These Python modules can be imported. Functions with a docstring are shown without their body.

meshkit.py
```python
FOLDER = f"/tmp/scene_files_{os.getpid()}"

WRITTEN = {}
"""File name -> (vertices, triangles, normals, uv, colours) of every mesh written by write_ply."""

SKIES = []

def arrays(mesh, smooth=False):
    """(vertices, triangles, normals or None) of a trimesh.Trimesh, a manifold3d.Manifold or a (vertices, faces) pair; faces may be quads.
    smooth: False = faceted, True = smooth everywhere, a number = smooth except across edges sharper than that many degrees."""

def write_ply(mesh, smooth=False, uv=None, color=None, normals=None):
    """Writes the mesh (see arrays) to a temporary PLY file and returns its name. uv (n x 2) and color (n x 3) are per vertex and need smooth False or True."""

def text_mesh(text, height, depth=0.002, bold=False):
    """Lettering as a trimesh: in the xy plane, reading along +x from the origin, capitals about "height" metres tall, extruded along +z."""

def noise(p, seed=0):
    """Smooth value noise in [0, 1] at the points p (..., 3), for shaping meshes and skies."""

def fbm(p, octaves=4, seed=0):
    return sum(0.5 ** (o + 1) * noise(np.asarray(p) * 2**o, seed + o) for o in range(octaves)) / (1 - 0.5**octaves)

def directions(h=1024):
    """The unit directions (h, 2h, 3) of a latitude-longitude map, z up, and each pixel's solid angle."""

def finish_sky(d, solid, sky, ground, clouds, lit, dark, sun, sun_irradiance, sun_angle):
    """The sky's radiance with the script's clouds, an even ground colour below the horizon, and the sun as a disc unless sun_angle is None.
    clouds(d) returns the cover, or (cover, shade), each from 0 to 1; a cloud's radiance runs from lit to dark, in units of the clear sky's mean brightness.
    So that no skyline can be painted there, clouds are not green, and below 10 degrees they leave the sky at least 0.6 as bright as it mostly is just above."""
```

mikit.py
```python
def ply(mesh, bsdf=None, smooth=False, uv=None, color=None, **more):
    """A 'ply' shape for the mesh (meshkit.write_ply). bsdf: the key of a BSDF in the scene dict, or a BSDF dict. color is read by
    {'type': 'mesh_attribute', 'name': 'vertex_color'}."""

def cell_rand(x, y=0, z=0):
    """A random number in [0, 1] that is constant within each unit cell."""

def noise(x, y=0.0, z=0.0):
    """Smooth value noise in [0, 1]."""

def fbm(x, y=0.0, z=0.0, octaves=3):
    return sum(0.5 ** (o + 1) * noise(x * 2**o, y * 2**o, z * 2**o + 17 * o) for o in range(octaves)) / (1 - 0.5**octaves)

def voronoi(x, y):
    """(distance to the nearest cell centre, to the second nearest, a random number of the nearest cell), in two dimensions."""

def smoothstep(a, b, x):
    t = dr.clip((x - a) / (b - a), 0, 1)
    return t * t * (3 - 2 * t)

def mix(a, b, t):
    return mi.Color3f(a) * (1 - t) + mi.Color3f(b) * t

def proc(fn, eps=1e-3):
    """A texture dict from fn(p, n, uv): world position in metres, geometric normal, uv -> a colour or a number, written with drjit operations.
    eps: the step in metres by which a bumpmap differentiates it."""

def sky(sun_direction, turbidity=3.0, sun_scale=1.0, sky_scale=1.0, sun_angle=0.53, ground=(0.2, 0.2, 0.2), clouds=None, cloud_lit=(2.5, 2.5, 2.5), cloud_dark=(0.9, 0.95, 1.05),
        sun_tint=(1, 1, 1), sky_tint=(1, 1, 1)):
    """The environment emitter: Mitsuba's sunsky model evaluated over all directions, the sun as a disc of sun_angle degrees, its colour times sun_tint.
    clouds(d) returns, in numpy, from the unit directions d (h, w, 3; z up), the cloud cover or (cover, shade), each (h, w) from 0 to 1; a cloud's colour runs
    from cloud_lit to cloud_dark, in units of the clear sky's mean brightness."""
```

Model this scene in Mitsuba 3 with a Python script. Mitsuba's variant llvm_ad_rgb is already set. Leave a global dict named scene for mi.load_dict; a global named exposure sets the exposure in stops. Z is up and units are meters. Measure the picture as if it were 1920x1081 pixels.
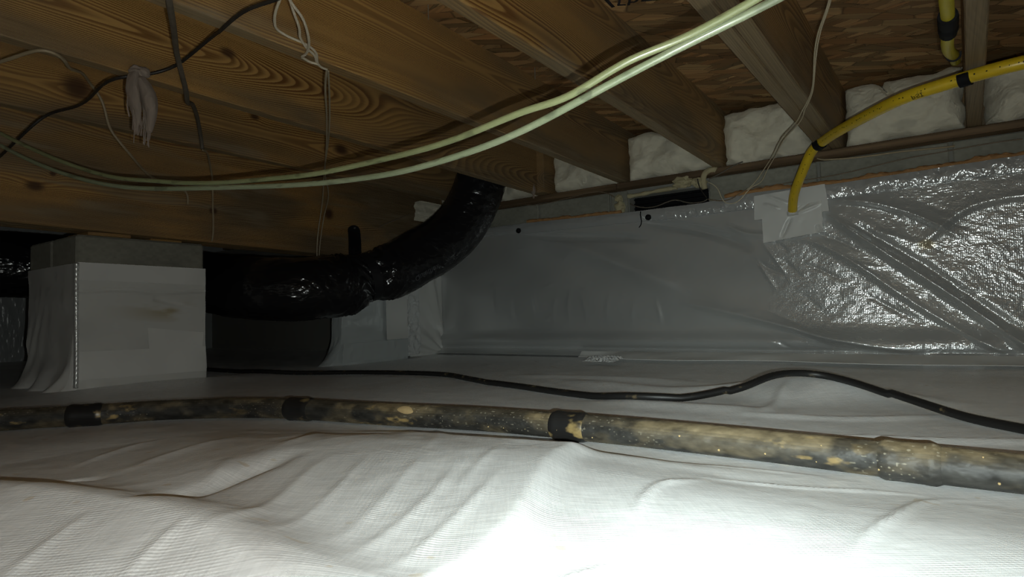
import math
import numpy as np
import trimesh
import shapely
import drjit as dr
import mitsuba as mi
import mikit
import meshkit
from scipy.interpolate import CubicSpline, RectBivariateSpline

T = mi.ScalarTransform4f
V = lambda *a: np.array(a, float)
rng = np.random.default_rng(7)
scene, labels = {"type": "scene"}, {}

# ------------------------------------------------------------------ camera, light, exposure
# x runs towards the foundation wall, y runs along it, z is up; the ground liner lies near z = 0
EYE = V(0.0, 0.0, 0.20)
LOOK = V(0.81570639, 0.57680015, 0.04387111)
UP = V(-0.02092464, -0.04636952, 0.99870518)
SIDE = V(0.57808757, -0.81556818, -0.02575457)
scene["camera"] = {"type": "perspective", "fov": 79.714, "fov_axis": "x", "near_clip": 0.02, "far_clip": 50.0,
                   "to_world": T().look_at(origin=EYE.tolist(), target=(EYE + LOOK).tolist(), up=UP.tolist())}
# the flash lamp of the hand-held camera, just below and right of its lens: an even spill and a brighter core
LAMP = EYE + 0.024 * SIDE - 0.016 * UP
scene["flash_lamp"] = {"type": "point", "position": LAMP.tolist(), "intensity": {"type": "rgb", "value": [1.22, 1.28, 1.22]}}
AIM = V(0.67, 0.18, 0.03)
scene["flash_lamp_core"] = {"type": "spot", "cutoff_angle": 42.0, "beam_width": 2.0, "intensity": {"type": "rgb", "value": [3.5, 4.1, 4.0]},
                            "to_world": T().look_at(origin=LAMP.tolist(), target=AIM.tolist(), up=[0, 0, 1])}
exposure = 0.0

# ------------------------------------------------------------------ helpers
def unique(name):
    if name not in scene and name not in labels and not any(k.startswith(name + "__") for k in scene):
        return name
    k = 1
    while f"{name}_{k:03d}" in scene or f"{name}_{k:03d}" in labels or any(q.startswith(f"{name}_{k:03d}__") for q in scene):
        k += 1
    return f"{name}_{k:03d}"

def thing(name, label, cat, group=None, kind=None):
    key = unique(name)
    labels[key] = {"label": label, "category": cat}
    if group: labels[key]["group"] = group
    if kind: labels[key]["kind"] = kind
    return key

def put(key, mesh, bsdf, smooth=30, **k):
    scene[key] = mikit.ply(mesh, bsdf, smooth, **k)
    return key

def part(parent, name, mesh, bsdf, smooth=30, label=None, kind=None):
    key = unique(parent + "__" + name)
    put(key, mesh, bsdf, smooth)
    if label or kind:
        labels[key] = {}
        if label: labels[key]["label"] = label
        if kind: labels[key]["kind"] = kind
    return key

def whole(name, label, cat, mesh, bsdf, smooth=30, group=None, kind=None):
    key = thing(name, label, cat, group, kind)
    return put(key, mesh, bsdf, smooth)

def join(*m):
    return trimesh.util.concatenate(list(m))

def spline(pts, step=0.012):
    p = np.asarray(pts, float)
    t = np.r_[0, np.cumsum(np.linalg.norm(np.diff(p, axis=0), axis=1) ** 0.5)]
    f = CubicSpline(t, p) if len(p) > 2 else (lambda u: p[0] + (p[1] - p[0]) * (np.asarray(u) / t[-1])[:, None])
    d = f(np.linspace(0, t[-1], 40 * len(p)))
    s = np.r_[0, np.cumsum(np.linalg.norm(np.diff(d, axis=0), axis=1))]
    n = max(3, int(s[-1] / step) + 1)
    u = np.linspace(0, s[-1], n)
    return np.stack([np.interp(u, s, d[:, k]) for k in range(3)], 1)

def frames(p):
    t = np.gradient(p, axis=0)
    t /= np.linalg.norm(t, axis=1, keepdims=True)
    a = np.cross(t[0], [0, 0, 1.0]) if abs(t[0][2]) < 0.9 else np.cross(t[0], [1.0, 0, 0])
    n = [a / np.linalg.norm(a)]
    for k in range(1, len(p)):
        v = n[-1] - t[k] * (n[-1] @ t[k])
        n.append(v / np.linalg.norm(v))
    n = np.array(n)
    return t, n, np.cross(t, n)

def sweep(p, radius, sides=10, squash=1.0):
    """A capped tube along the points p; radius: a number, an array along it, or fn(k, angles) -> radii."""
    t, n, b = frames(p)
    a = np.linspace(0, 2 * np.pi, sides, endpoint=False)
    rings = []
    for k in range(len(p)):
        r = radius(k, a) if callable(radius) else np.full(sides, np.broadcast_to(radius, len(p))[k])
        rings.append(p[k] + (r * np.cos(a))[:, None] * n[k] + (r * squash * np.sin(a))[:, None] * b[k])
    v = np.vstack(rings + [p[:1], p[-1:]])
    f, m = [], len(p)
    i = np.arange(sides); j = (i + 1) % sides
    for k in range(m - 1):
        q, w = k * sides, (k + 1) * sides
        f += [np.stack([q + i, q + j, w + j], 1), np.stack([q + i, w + j, w + i], 1)]
    f += [np.stack([np.full(sides, m * sides), j, i], 1), np.stack([np.full(sides, m * sides + 1), (m - 1) * sides + i, (m - 1) * sides + j], 1)]
    return trimesh.Trimesh(v, np.vstack(f), process=False)

def tube(pts, r, sides=8, step=0.012, squash=1.0):
    return sweep(spline(pts, step), r, sides, squash)

def box(lo, hi, chamfer=0.0):
    lo, hi = V(*lo), V(*hi)
    if not chamfer:
        return trimesh.creation.box(extents=hi - lo, transform=trimesh.transformations.translation_matrix((lo + hi) / 2))
    c = chamfer
    pts = []
    for x in (0, 1):
        for y in (0, 1):
            for z in (0, 1):
                q = np.where([x, y, z], hi, lo); s = np.where([x, y, z], -c, c)
                for k in range(3):
                    w = q + s; w[k] = q[k]; pts.append(w)
    return trimesh.Trimesh(np.array(pts)).convex_hull

def sheet(P, thick, normal):
    """A closed thin sheet from a grid of points P (n, m, 3); its back lies thick behind it against normal."""
    n, m = P.shape[:2]
    front, back = P.reshape(-1, 3), (P - thick * V(*normal)).reshape(-1, 3)
    idx = np.arange(n * m).reshape(n, m)
    q = np.stack([idx[:-1, :-1], idx[1:, :-1], idx[1:, 1:], idx[:-1, 1:]], -1).reshape(-1, 4)
    tri = np.vstack([q[:, [0, 1, 2]], q[:, [0, 2, 3]]])
    a = front[tri[0]]
    if np.cross(a[1] - a[0], a[2] - a[0]) @ V(*normal) < 0: tri = tri[:, ::-1]
    rim = np.r_[idx[0, :-1], idx[:-1, -1], idx[-1, :0:-1], idx[:0:-1, 0]]
    nx = np.roll(rim, -1); o = n * m
    side = np.vstack([np.stack([rim, nx, nx + o], 1), np.stack([rim, nx + o, rim + o], 1)])
    mesh = trimesh.Trimesh(np.vstack([front, back]), np.vstack([tri, tri[:, ::-1] + o, side]), process=False)
    return mesh

def near_line(px, py, pts):
    """(distance to the polyline, signed side, fraction along it) for arrays of 2-D points."""
    pts = np.asarray(pts, float)
    L = np.r_[0, np.cumsum(np.linalg.norm(np.diff(pts, axis=0), axis=1))]
    best, side, along = np.full(px.shape, 1e9), np.zeros(px.shape), np.zeros(px.shape)
    for k in range(len(pts) - 1):
        a, d = pts[k], pts[k + 1] - pts[k]
        l2 = d @ d
        u = np.clip(((px - a[0]) * d[0] + (py - a[1]) * d[1]) / l2, 0, 1)
        ex, ey = px - a[0] - u * d[0], py - a[1] - u * d[1]
        dist = np.hypot(ex, ey)
        m = dist < best
        best[m] = dist[m]
        side[m] = np.sign(d[0] * ey - d[1] * ex)[m]
        along[m] = ((L[k] + u * np.sqrt(l2)) / L[-1])[m]
    return best, side, along

def fold(px, py, pts, amp, width, sharp=2.0, ends=0.2):
    """A ridge (amp > 0) or groove along a polyline, fading at its ends."""
    if len(pts) > 2:
        q = spline(np.c_[np.asarray(pts, float), np.zeros(len(pts))], 0.02)[:, :2]
    else:
        q = pts
    d, s, u = near_line(px, py, q)
    fade = np.clip(u / ends, 0, 1) * np.clip((1 - u) / ends, 0, 1) if ends else 1.0
    return amp * np.exp(-(d / width) ** sharp) * fade

def step_fold(px, py, pts, amp, w_steep, w_soft, ends=0.2):
    """A fold with one steep flank (left of the line) and one soft flank."""
    q = spline(np.c_[np.asarray(pts, float), np.zeros(len(pts))], 0.02)[:, :2] if len(pts) > 2 else pts
    d, s, u = near_line(px, py, q)
    fade = np.clip(u / ends, 0, 1) * np.clip((1 - u) / ends, 0, 1) if ends else 1.0
    return amp * np.where(s > 0, np.exp(-(d / w_steep) ** 2), np.exp(-(d / w_soft))) * fade

def nz(x, y, s, seed=0, octaves=3):
    return meshkit.fbm(np.stack([x * s, y * s, np.full(np.shape(x), 3.7)], -1), octaves, seed) - 0.5

# ------------------------------------------------------------------ materials
def mat(key, rgb, rough=0.6, spec=0.4, bump=None, scale=1.0, eps=1e-3, two=True, **more):
    base = mikit.proc(rgb) if callable(rgb) else {"type": "rgb", "value": list(rgb)}
    b = {"type": "principled", "base_color": base, "roughness": mikit.proc(rough) if callable(rough) else rough, "specular": spec, **more}
    if bump:
        b = {"type": "bumpmap", "arbitrary": mikit.proc(bump, eps), "scale": scale, "bsdf": b}
    scene[key] = {"type": "twosided", "bsdf": b} if two else b

C = mi.Color3f
N, F, ss, mix = mikit.noise, mikit.fbm, mikit.smoothstep, mikit.mix

# knots of the pine boards: x, y, z, half length along x, half height along z
KNOTS = [(0.676, 1.93, 0.857, 0.035, 0.030), (1.213, 1.93, 0.915, 0.016, 0.010), (1.59, 1.93, 0.880, 0.032, 0.018), (0.655, 2.18, 0.617, 0.022, 0.013),
         (1.739, 2.21, 0.670, 0.022, 0.022), (1.205, 2.19, 0.615, 0.014, 0.012), (0.86, 1.48, 0.90, 0.020, 0.012), (0.700, 2.18, 0.662, 0.008, 0.007), (1.9, 1.51, 0.86, 0.012, 0.008)]

def wood(p, n, uv):
    x, y, z = p.x, p.y, p.z
    b = dr.floor(y * 2.46 + 0.82)                       # each board has its own figure
    o = mikit.cell_rand(b, 5) * 9.0
    yy = y + 0.0
    kn, dark = mi.Float(0), mi.Float(0)
    for kx, ky, kz, a, c in KNOTS:
        d2 = dr.square((x - kx) / a) + dr.square((z - kz) / c) + dr.square((y - ky) / 0.06)
        kn += 0.020 * dr.exp(-d2 * 0.16)
        dark = dr.maximum(dark, dr.exp(-d2 * dr.abs(d2) * 0.6))
    w = F(x * 1.1 + o, z * 4.0 + o, yy * 3.0, 3)
    r = z * 1.0 + yy * 0.9 + 0.17 * (w - 0.5) + 0.06 * N(x * 0.8 + o * 3, o, 2.0) + kn + 0.007 * N(x * 5.0, z * 30.0, y * 30)
    freq = 52.0 + 46.0 * N(z * 5 + o, x * 0.35, o)
    g = r * freq
    fr = g - dr.floor(g)
    band = ss(0.10, 0.78, fr) * (1 - ss(0.86, 1.0, fr)) * (0.45 + 0.75 * N(g * 0.37, x * 0.9, o))
    fine = N(x * 6.0, z * 420.0, y * 420.0)
    light, late = C(0.46, 0.265, 0.085), C(0.165, 0.066, 0.018)
    tone = N(x * 0.8 + o, o * 2, z * 2.0)
    c = mix(light, late, dr.clip(0.95 * band + 0.22 * (fine - 0.5), 0, 1))
    c = c * (0.66 + 0.62 * tone)
    blot = F(x * 3.0 + o, z * 13.0, y * 9.0, 3)
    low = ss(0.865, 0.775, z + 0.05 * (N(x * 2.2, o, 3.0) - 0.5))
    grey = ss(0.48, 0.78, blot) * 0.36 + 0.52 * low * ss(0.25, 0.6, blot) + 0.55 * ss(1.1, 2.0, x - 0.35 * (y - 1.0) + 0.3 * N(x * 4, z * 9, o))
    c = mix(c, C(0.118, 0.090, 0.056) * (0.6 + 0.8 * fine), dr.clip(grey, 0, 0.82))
    bloom = ss(0.50, 0.78, F(x * 5.0, z * 40.0 + y * 20, y * 17.0, 3)) * ss(0.845, 0.775, z)
    c = mix(c, C(0.26, 0.215, 0.145), 0.50 * bloom)
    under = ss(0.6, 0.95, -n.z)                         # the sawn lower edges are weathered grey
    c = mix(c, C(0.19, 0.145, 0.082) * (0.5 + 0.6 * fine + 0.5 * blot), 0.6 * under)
    return mix(c, C(0.055, 0.022, 0.012), 0.92 * dark)

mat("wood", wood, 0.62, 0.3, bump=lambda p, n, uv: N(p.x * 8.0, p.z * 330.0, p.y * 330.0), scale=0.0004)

def sill_wood(p, n, uv):
    g = F(p.y * 3.0, p.z * 90.0, p.x * 90.0, 3)
    return mix(C(0.155, 0.10, 0.055), C(0.085, 0.053, 0.028), ss(0.3, 0.7, g)) * (0.7 + 0.6 * N(p.y * 3.0, p.z * 10))
mat("sill_wood", sill_wood, 0.7, 0.25)

def osb(p, n, uv):
    c, h = C(0.21, 0.115, 0.048), mi.Float(0)
    for k, (ang, sx, sy) in enumerate(((0.20, 34.0, 9.0), (-0.28, 42.0, 10.0), (0.62, 30.0, 8.0))):
        ca, sa = math.cos(ang), math.sin(ang)
        u, v = (p.x * ca + p.y * sa) * sx + k * 31.7, (-p.x * sa + p.y * ca) * sy + k * 17.3
        d1, d2, id_ = mikit.voronoi(u, v)
        on = ss(0.50 - 0.12 * k, 0.53 - 0.12 * k, mikit.cell_rand(id_ * 9999.0, k))
        shade = 0.50 + 0.95 * mikit.cell_rand(id_ * 9999.0, k + 7)
        grain = 0.82 + 0.36 * N(u * 7.0, v * 0.8)
        warm = mikit.cell_rand(id_ * 9999.0, k + 3)
        strand = mix(C(0.27, 0.135, 0.052), C(0.33, 0.215, 0.10), warm) * (shade * grain)
        edge = ss(0.0, 0.09, d2 - d1)
        c = mix(c, strand * (0.45 + 0.55 * edge), on)
    damp = ss(0.55, 0.75, F(p.x * 2.0, p.y * 2.0, 4.0, 3))
    return c * (1 - 0.35 * damp)
def osb_h(p, n, uv):
    ca, sa = math.cos(0.2), math.sin(0.2)
    d1, d2, id_ = mikit.voronoi((p.x * ca + p.y * sa) * 34.0, (-p.x * sa + p.y * ca) * 9.0)
    return id_ + 0.3 * ss(0.0, 0.2, d2 - d1)
mat("osb", osb, 0.65, 0.25, bump=osb_h, scale=0.0012)

def weave(a, b, s):
    return dr.maximum(dr.sin(a * s), 0) * 0.6 + dr.maximum(dr.sin(b * s * 0.8), 0)

def floor_col(p, n, uv):
    dirt = ss(0.62, 0.80, F(p.x * 5.0, p.y * 5.0, 1.0, 3))
    c = mix(C(0.78, 0.79, 0.79), C(0.70, 0.705, 0.70), N(p.x * 3, p.y * 3))
    a, b = p.x * 0.8157 + p.y * 0.5768, p.x * -0.5768 + p.y * 0.8157      # the two directions of the weave
    thread = N(a * 900.0, b * 60.0, 1.0) + 0.5 * N(a * 55.0, b * 800.0, 5.0) - 0.75
    c = c * (1 + 0.22 * thread)
    spot = ss(0.90, 0.96, N(p.x * 60.0, p.y * 60.0, 2.0)) * ss(0.5, 0.7, N(p.x * 4.0, p.y * 4.0, 7.0))
    c = mix(c, C(0.50, 0.36, 0.16), 0.35 * spot)
    return mix(c, C(0.52, 0.49, 0.43), 0.25 * dirt)
def floor_h(p, n, uv):
    a = dr.sin((p.x * 0.8157 + p.y * 0.5768) * 1750.0)
    b = dr.sin((p.x * -0.5768 + p.y * 0.8157) * 1500.0)
    f = F(p.x * 26, p.y * 26, 0.0, 3)
    k = 0.25 + 0.75 * ss(0.35, 0.75, f)
    return 0.00009 * k * (0.9 * a + 0.45 * b) + 0.0009 * f
mat("floor_liner", floor_col, 0.40, 0.6, bump=floor_h, scale=1.0, eps=3e-4, metallic=0.22)

def wall_col(p, n, uv):
    c = mix(C(0.47, 0.475, 0.465), C(0.40, 0.405, 0.40), N(p.y * 5, p.z * 8, 1.0))
    spot = ss(0.035, 0.012, dr.sqrt(dr.square(p.y - 0.045) + 2.2 * dr.square(p.z - 0.40)))
    return mix(c, C(0.40, 0.31, 0.13), 0.6 * spot)
def wall_h(p, n, uv):
    rough = ss(0.75, -0.1, p.y)
    crumple = F(p.y * 42.0 + 2 * N(p.y * 9, p.z * 9), p.z * 56.0, 0.0, 3)
    fine = dr.abs(F(p.y * 110.0 + 3 * N(p.y * 30, p.z * 30), p.z * 130.0, 0.0, 2) - 0.5)
    return (0.25 + 0.75 * rough) * (0.0030 * crumple + 0.0016 * fine) + 0.00007 * (dr.sin(p.y * 1150.0) + dr.sin(p.z * 1150.0))
mat("wall_liner", wall_col, 0.20, 0.8, bump=wall_h, scale=1.0, eps=1.0e-3, metallic=0.35)
mat("strip_liner", (0.44, 0.445, 0.44), 0.20, 0.7, metallic=0.35, bump=lambda p, n, uv: 0.006 * F(p.y * 70.0, p.z * 55.0, p.x * 30, 3), scale=1.0, eps=1e-3)
mat("white_tape", (0.56, 0.555, 0.53), 0.36, 0.45, bump=lambda p, n, uv: F(p.y * 30 + p.x * 30, p.z * 30, 1.0, 2), scale=0.0015)

def pier_col(p, n, uv):
    c = mix(C(0.70, 0.69, 0.65), C(0.60, 0.595, 0.57), N(p.x * 9, p.z * 16, p.y * 5))
    s = ss(0.34, 0.62, F(p.x * 9.0, p.z * 26.0, 2.0, 4)) * dr.exp(-dr.square((p.x - 1.07) / 0.13) - dr.square((p.z - 0.245) / 0.030))
    return mix(c, C(0.42, 0.34, 0.19), 0.85 * s)
mat("pier_wrap", pier_col, 0.30, 0.5, bump=lambda p, n, uv: F(p.x * 40 + p.y * 40, p.z * 30, 1.0, 3), scale=0.0022)
mat("pier_wrap_grey", (0.42, 0.445, 0.44), 0.28, 0.6, bump=lambda p, n, uv: F(p.x * 44 + p.y * 20, p.z * 16, p.y * 40, 3), scale=0.007)
mat("glossy_tape", (0.60, 0.60, 0.58), 0.28, 0.9, metallic=0.5, bump=lambda p, n, uv: F(p.x * 60 + p.y * 60, p.z * 90, 1.0, 3), scale=0.0012)
mat("pier_tape", lambda p, n, uv: mix(C(0.80, 0.79, 0.75), C(0.72, 0.71, 0.68), N(p.x * 12, p.z * 14, 1.0)), 0.34, 0.5)
mat("crinkled_tape", (0.58, 0.585, 0.575), 0.16, 0.7, bump=lambda p, n, uv: F(p.x * 90 + p.y * 70, p.z * 80, 1.0, 3), scale=0.008)

def concrete(p, n, uv):
    g = F(p.x * 90, p.y * 90, p.z * 90, 3)
    stain = F(p.x * 7, p.y * 7, p.z * 11, 3)
    return mix(C(0.27, 0.26, 0.215), C(0.19, 0.185, 0.15), g) * (0.7 + 0.6 * stain)
mat("concrete", concrete, 0.85, 0.2, bump=lambda p, n, uv: F(p.x * 160, p.y * 160, p.z * 160, 3), scale=0.003)
mat("mortar", (0.22, 0.215, 0.19), 0.9, 0.15)
mat("black_void", (0.008, 0.008, 0.009), 0.9, 0.1)

def batt(p, n, uv):
    f = F(p.x * 60 + 3 * N(p.y * 20, p.z * 20), p.y * 60, p.z * 60, 4)
    dirt = ss(0.58, 0.8, F(p.y * 12, p.z * 16, p.x * 9, 3))
    c = mix(C(0.76, 0.71, 0.57), C(0.62, 0.57, 0.45), f)
    return mix(c, C(0.30, 0.28, 0.23), 0.35 * dirt)
mat("fibreglass", batt, 0.95, 0.1, sheen=0.4, bump=lambda p, n, uv: F(p.x * 120, p.y * 120, p.z * 120, 3), scale=0.006)
mat("old_scrap", lambda p, n, uv: mix(C(0.27, 0.21, 0.17), C(0.17, 0.14, 0.115), F(p.x * 130, p.z * 25, p.y * 130, 3)), 0.95, 0.1, sheen=0.3)
mat("spray_foam", lambda p, n, uv: mix(C(0.46, 0.41, 0.25), C(0.36, 0.30, 0.18), F(p.y * 60, p.z * 60, p.x * 60, 3)), 0.75, 0.3, bump=lambda p, n, uv: F(p.x * 90, p.y * 90, p.z * 90, 3), scale=0.008)
mat("orange_foam", lambda p, n, uv: mix(C(0.46, 0.245, 0.10), C(0.32, 0.165, 0.07), F(p.y * 60, p.z * 60, p.x * 60, 3)), 0.8, 0.3, bump=lambda p, n, uv: F(p.x * 120, p.y * 120, p.z * 120, 3), scale=0.006)

def duct_h(p, n, uv):
    return F(p.x * 24 + 1.5 * N(p.x * 9, p.y * 9, p.z * 9), p.y * 24, p.z * 40, 3)
mat("duct_film", (0.010, 0.010, 0.0115), 0.17, 0.5, bump=duct_h, scale=0.0075)
mat("duct_print", (0.075, 0.078, 0.085), 0.5, 0.3)
mat("black_strap", (0.010, 0.010, 0.012), 0.45, 0.4)

def pipe_col(p, n, uv):
    m = F(p.x * 30, p.y * 22, p.z * 30, 4)
    top = ss(0.15, 0.95, n.z)
    low = ss(0.022, 0.004, p.z)
    mud = dr.clip(ss(0.44, 0.66, m) * (0.30 + 0.65 * top + 0.35 * low) + 0.26 * top, 0, 1)
    speck = ss(0.74, 0.90, N(p.x * 340, p.y * 260, p.z * 340)) * ss(0.4, 0.6, N(p.x * 14, p.y * 14, p.z * 14))
    tone = N(p.x * 9, p.y * 7, 3.0)
    c = mix(C(0.030, 0.029, 0.026), mix(C(0.23, 0.17, 0.088), C(0.15, 0.125, 0.08), tone), 0.85 * mud)
    bright = ss(0.60, 0.74, F(p.x * 40 + 5, p.y * 34, p.z * 60, 4)) * ss(0.35, 0.6, N(p.x * 8, p.y * 6, 9.0))
    c = mix(c, C(0.40, 0.28, 0.11), 0.70 * bright)
    c = c * (0.25 + 1.45 * F(p.x * 80, p.y * 62, p.z * 110, 4))
    return mix(c, C(0.46, 0.42, 0.32), 0.32 * speck)
mat("muddy_pipe", pipe_col, 0.55, 0.35, bump=lambda p, n, uv: F(p.x * 90, p.y * 90, p.z * 90, 3), scale=0.0025)
def coupling_col(p, n, uv):
    m = ss(0.56, 0.70, F(p.x * 34 + 9, p.y * 34, p.z * 44, 4)) * ss(0.4, 0.62, N(p.x * 9, p.y * 3.5, 1.0))
    return mix(C(0.014, 0.014, 0.014), C(0.36, 0.26, 0.11), 0.8 * m)
mat("black_coupling", coupling_col, 0.34, 0.5)
mat("dry_mud", lambda p, n, uv: mix(C(0.50, 0.37, 0.19), C(0.38, 0.27, 0.13), F(p.x * 90, p.y * 90, 2.0, 3)), 0.9, 0.2)
mat("black_cable", lambda p, n, uv: mix(C(0.010, 0.010, 0.010), C(0.16, 0.12, 0.06), 0.6 * ss(0.66, 0.8, F(p.x * 60, p.y * 60, p.z * 60, 4))), 0.45, 0.4)
mat("green_cable", lambda p, n, uv: mix(C(0.15, 0.18, 0.105), C(0.21, 0.23, 0.15), F(p.x * 40, p.y * 25, p.z * 40, 3)) * (1 - 0.35 * ss(0.66, 0.8, N(p.x * 90, p.y * 45, p.z * 90))), 0.24, 0.6)
mat("olive_cable", lambda p, n, uv: mix(C(0.14, 0.16, 0.075), C(0.20, 0.21, 0.11), F(p.x * 40, p.y * 25, p.z * 40, 3)) * (1 - 0.35 * ss(0.66, 0.8, N(p.x * 90, p.y * 45, p.z * 90))), 0.24, 0.6)
mat("dark_cable", (0.020, 0.017, 0.014), 0.45, 0.4)
mat("tan_cable", (0.30, 0.235, 0.145), 0.5, 0.4)
mat("grey_cable", lambda p, n, uv: mix(C(0.12, 0.10, 0.075), C(0.075, 0.065, 0.05), F(p.x * 60, p.y * 60, p.z * 30, 3)), 0.5, 0.4)
mat("white_cable", (0.60, 0.53, 0.40), 0.45, 0.4)
mat("pale_cable", (0.38, 0.32, 0.22), 0.5, 0.35)
mat("pale_cable2", (0.50, 0.43, 0.30), 0.5, 0.35)
mat("brown_cable", (0.16, 0.12, 0.08), 0.5, 0.35)
mat("gas_yellow", lambda p, n, uv: mix(C(0.62, 0.42, 0.012), C(0.50, 0.35, 0.02), F(p.x * 30, p.y * 30, p.z * 30, 3)), 0.34, 0.5)
mat("gas_yellow_dull", (0.40, 0.33, 0.015), 0.40, 0.45)
mat("black_plastic", (0.007, 0.007, 0.008), 0.6, 0.10)
mat("black_print", (0.030, 0.022, 0.008), 0.6, 0.2)
mat("ink", (0.016, 0.014, 0.016), 0.7, 0.2)
mat("steel", (0.45, 0.44, 0.42), 0.35, 0.5, metallic=0.8)

# ------------------------------------------------------------------ the ground liner (a height field, wrinkled)
PIPE = [(-0.15, 1.74, 0), (0.15, 1.66, 0), (0.357, 1.548, 0), (0.406, 1.515, 0), (0.46, 1.474, 0), (0.519, 1.426, 0), (0.60, 1.37, 0), (0.66, 1.31, 0), (0.727, 1.205, 0), (0.770, 1.085, 0), (0.790, 0.97, 0), (0.812, 0.83, 0), (0.842, 0.677, 0), (0.854, 0.52, 0), (0.856, 0.382, 0),
        (0.851, 0.226, 0), (0.840, 0.088, 0), (0.834, 0.0, 0), (0.832, -0.09, 0), (0.825, -0.30, 0), (0.82, -0.6, 0), (0.82, -0.9, 0), (0.82, -1.2, 0)]
pipe_xy = spline(PIPE, 0.03)[:, :2]

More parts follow.
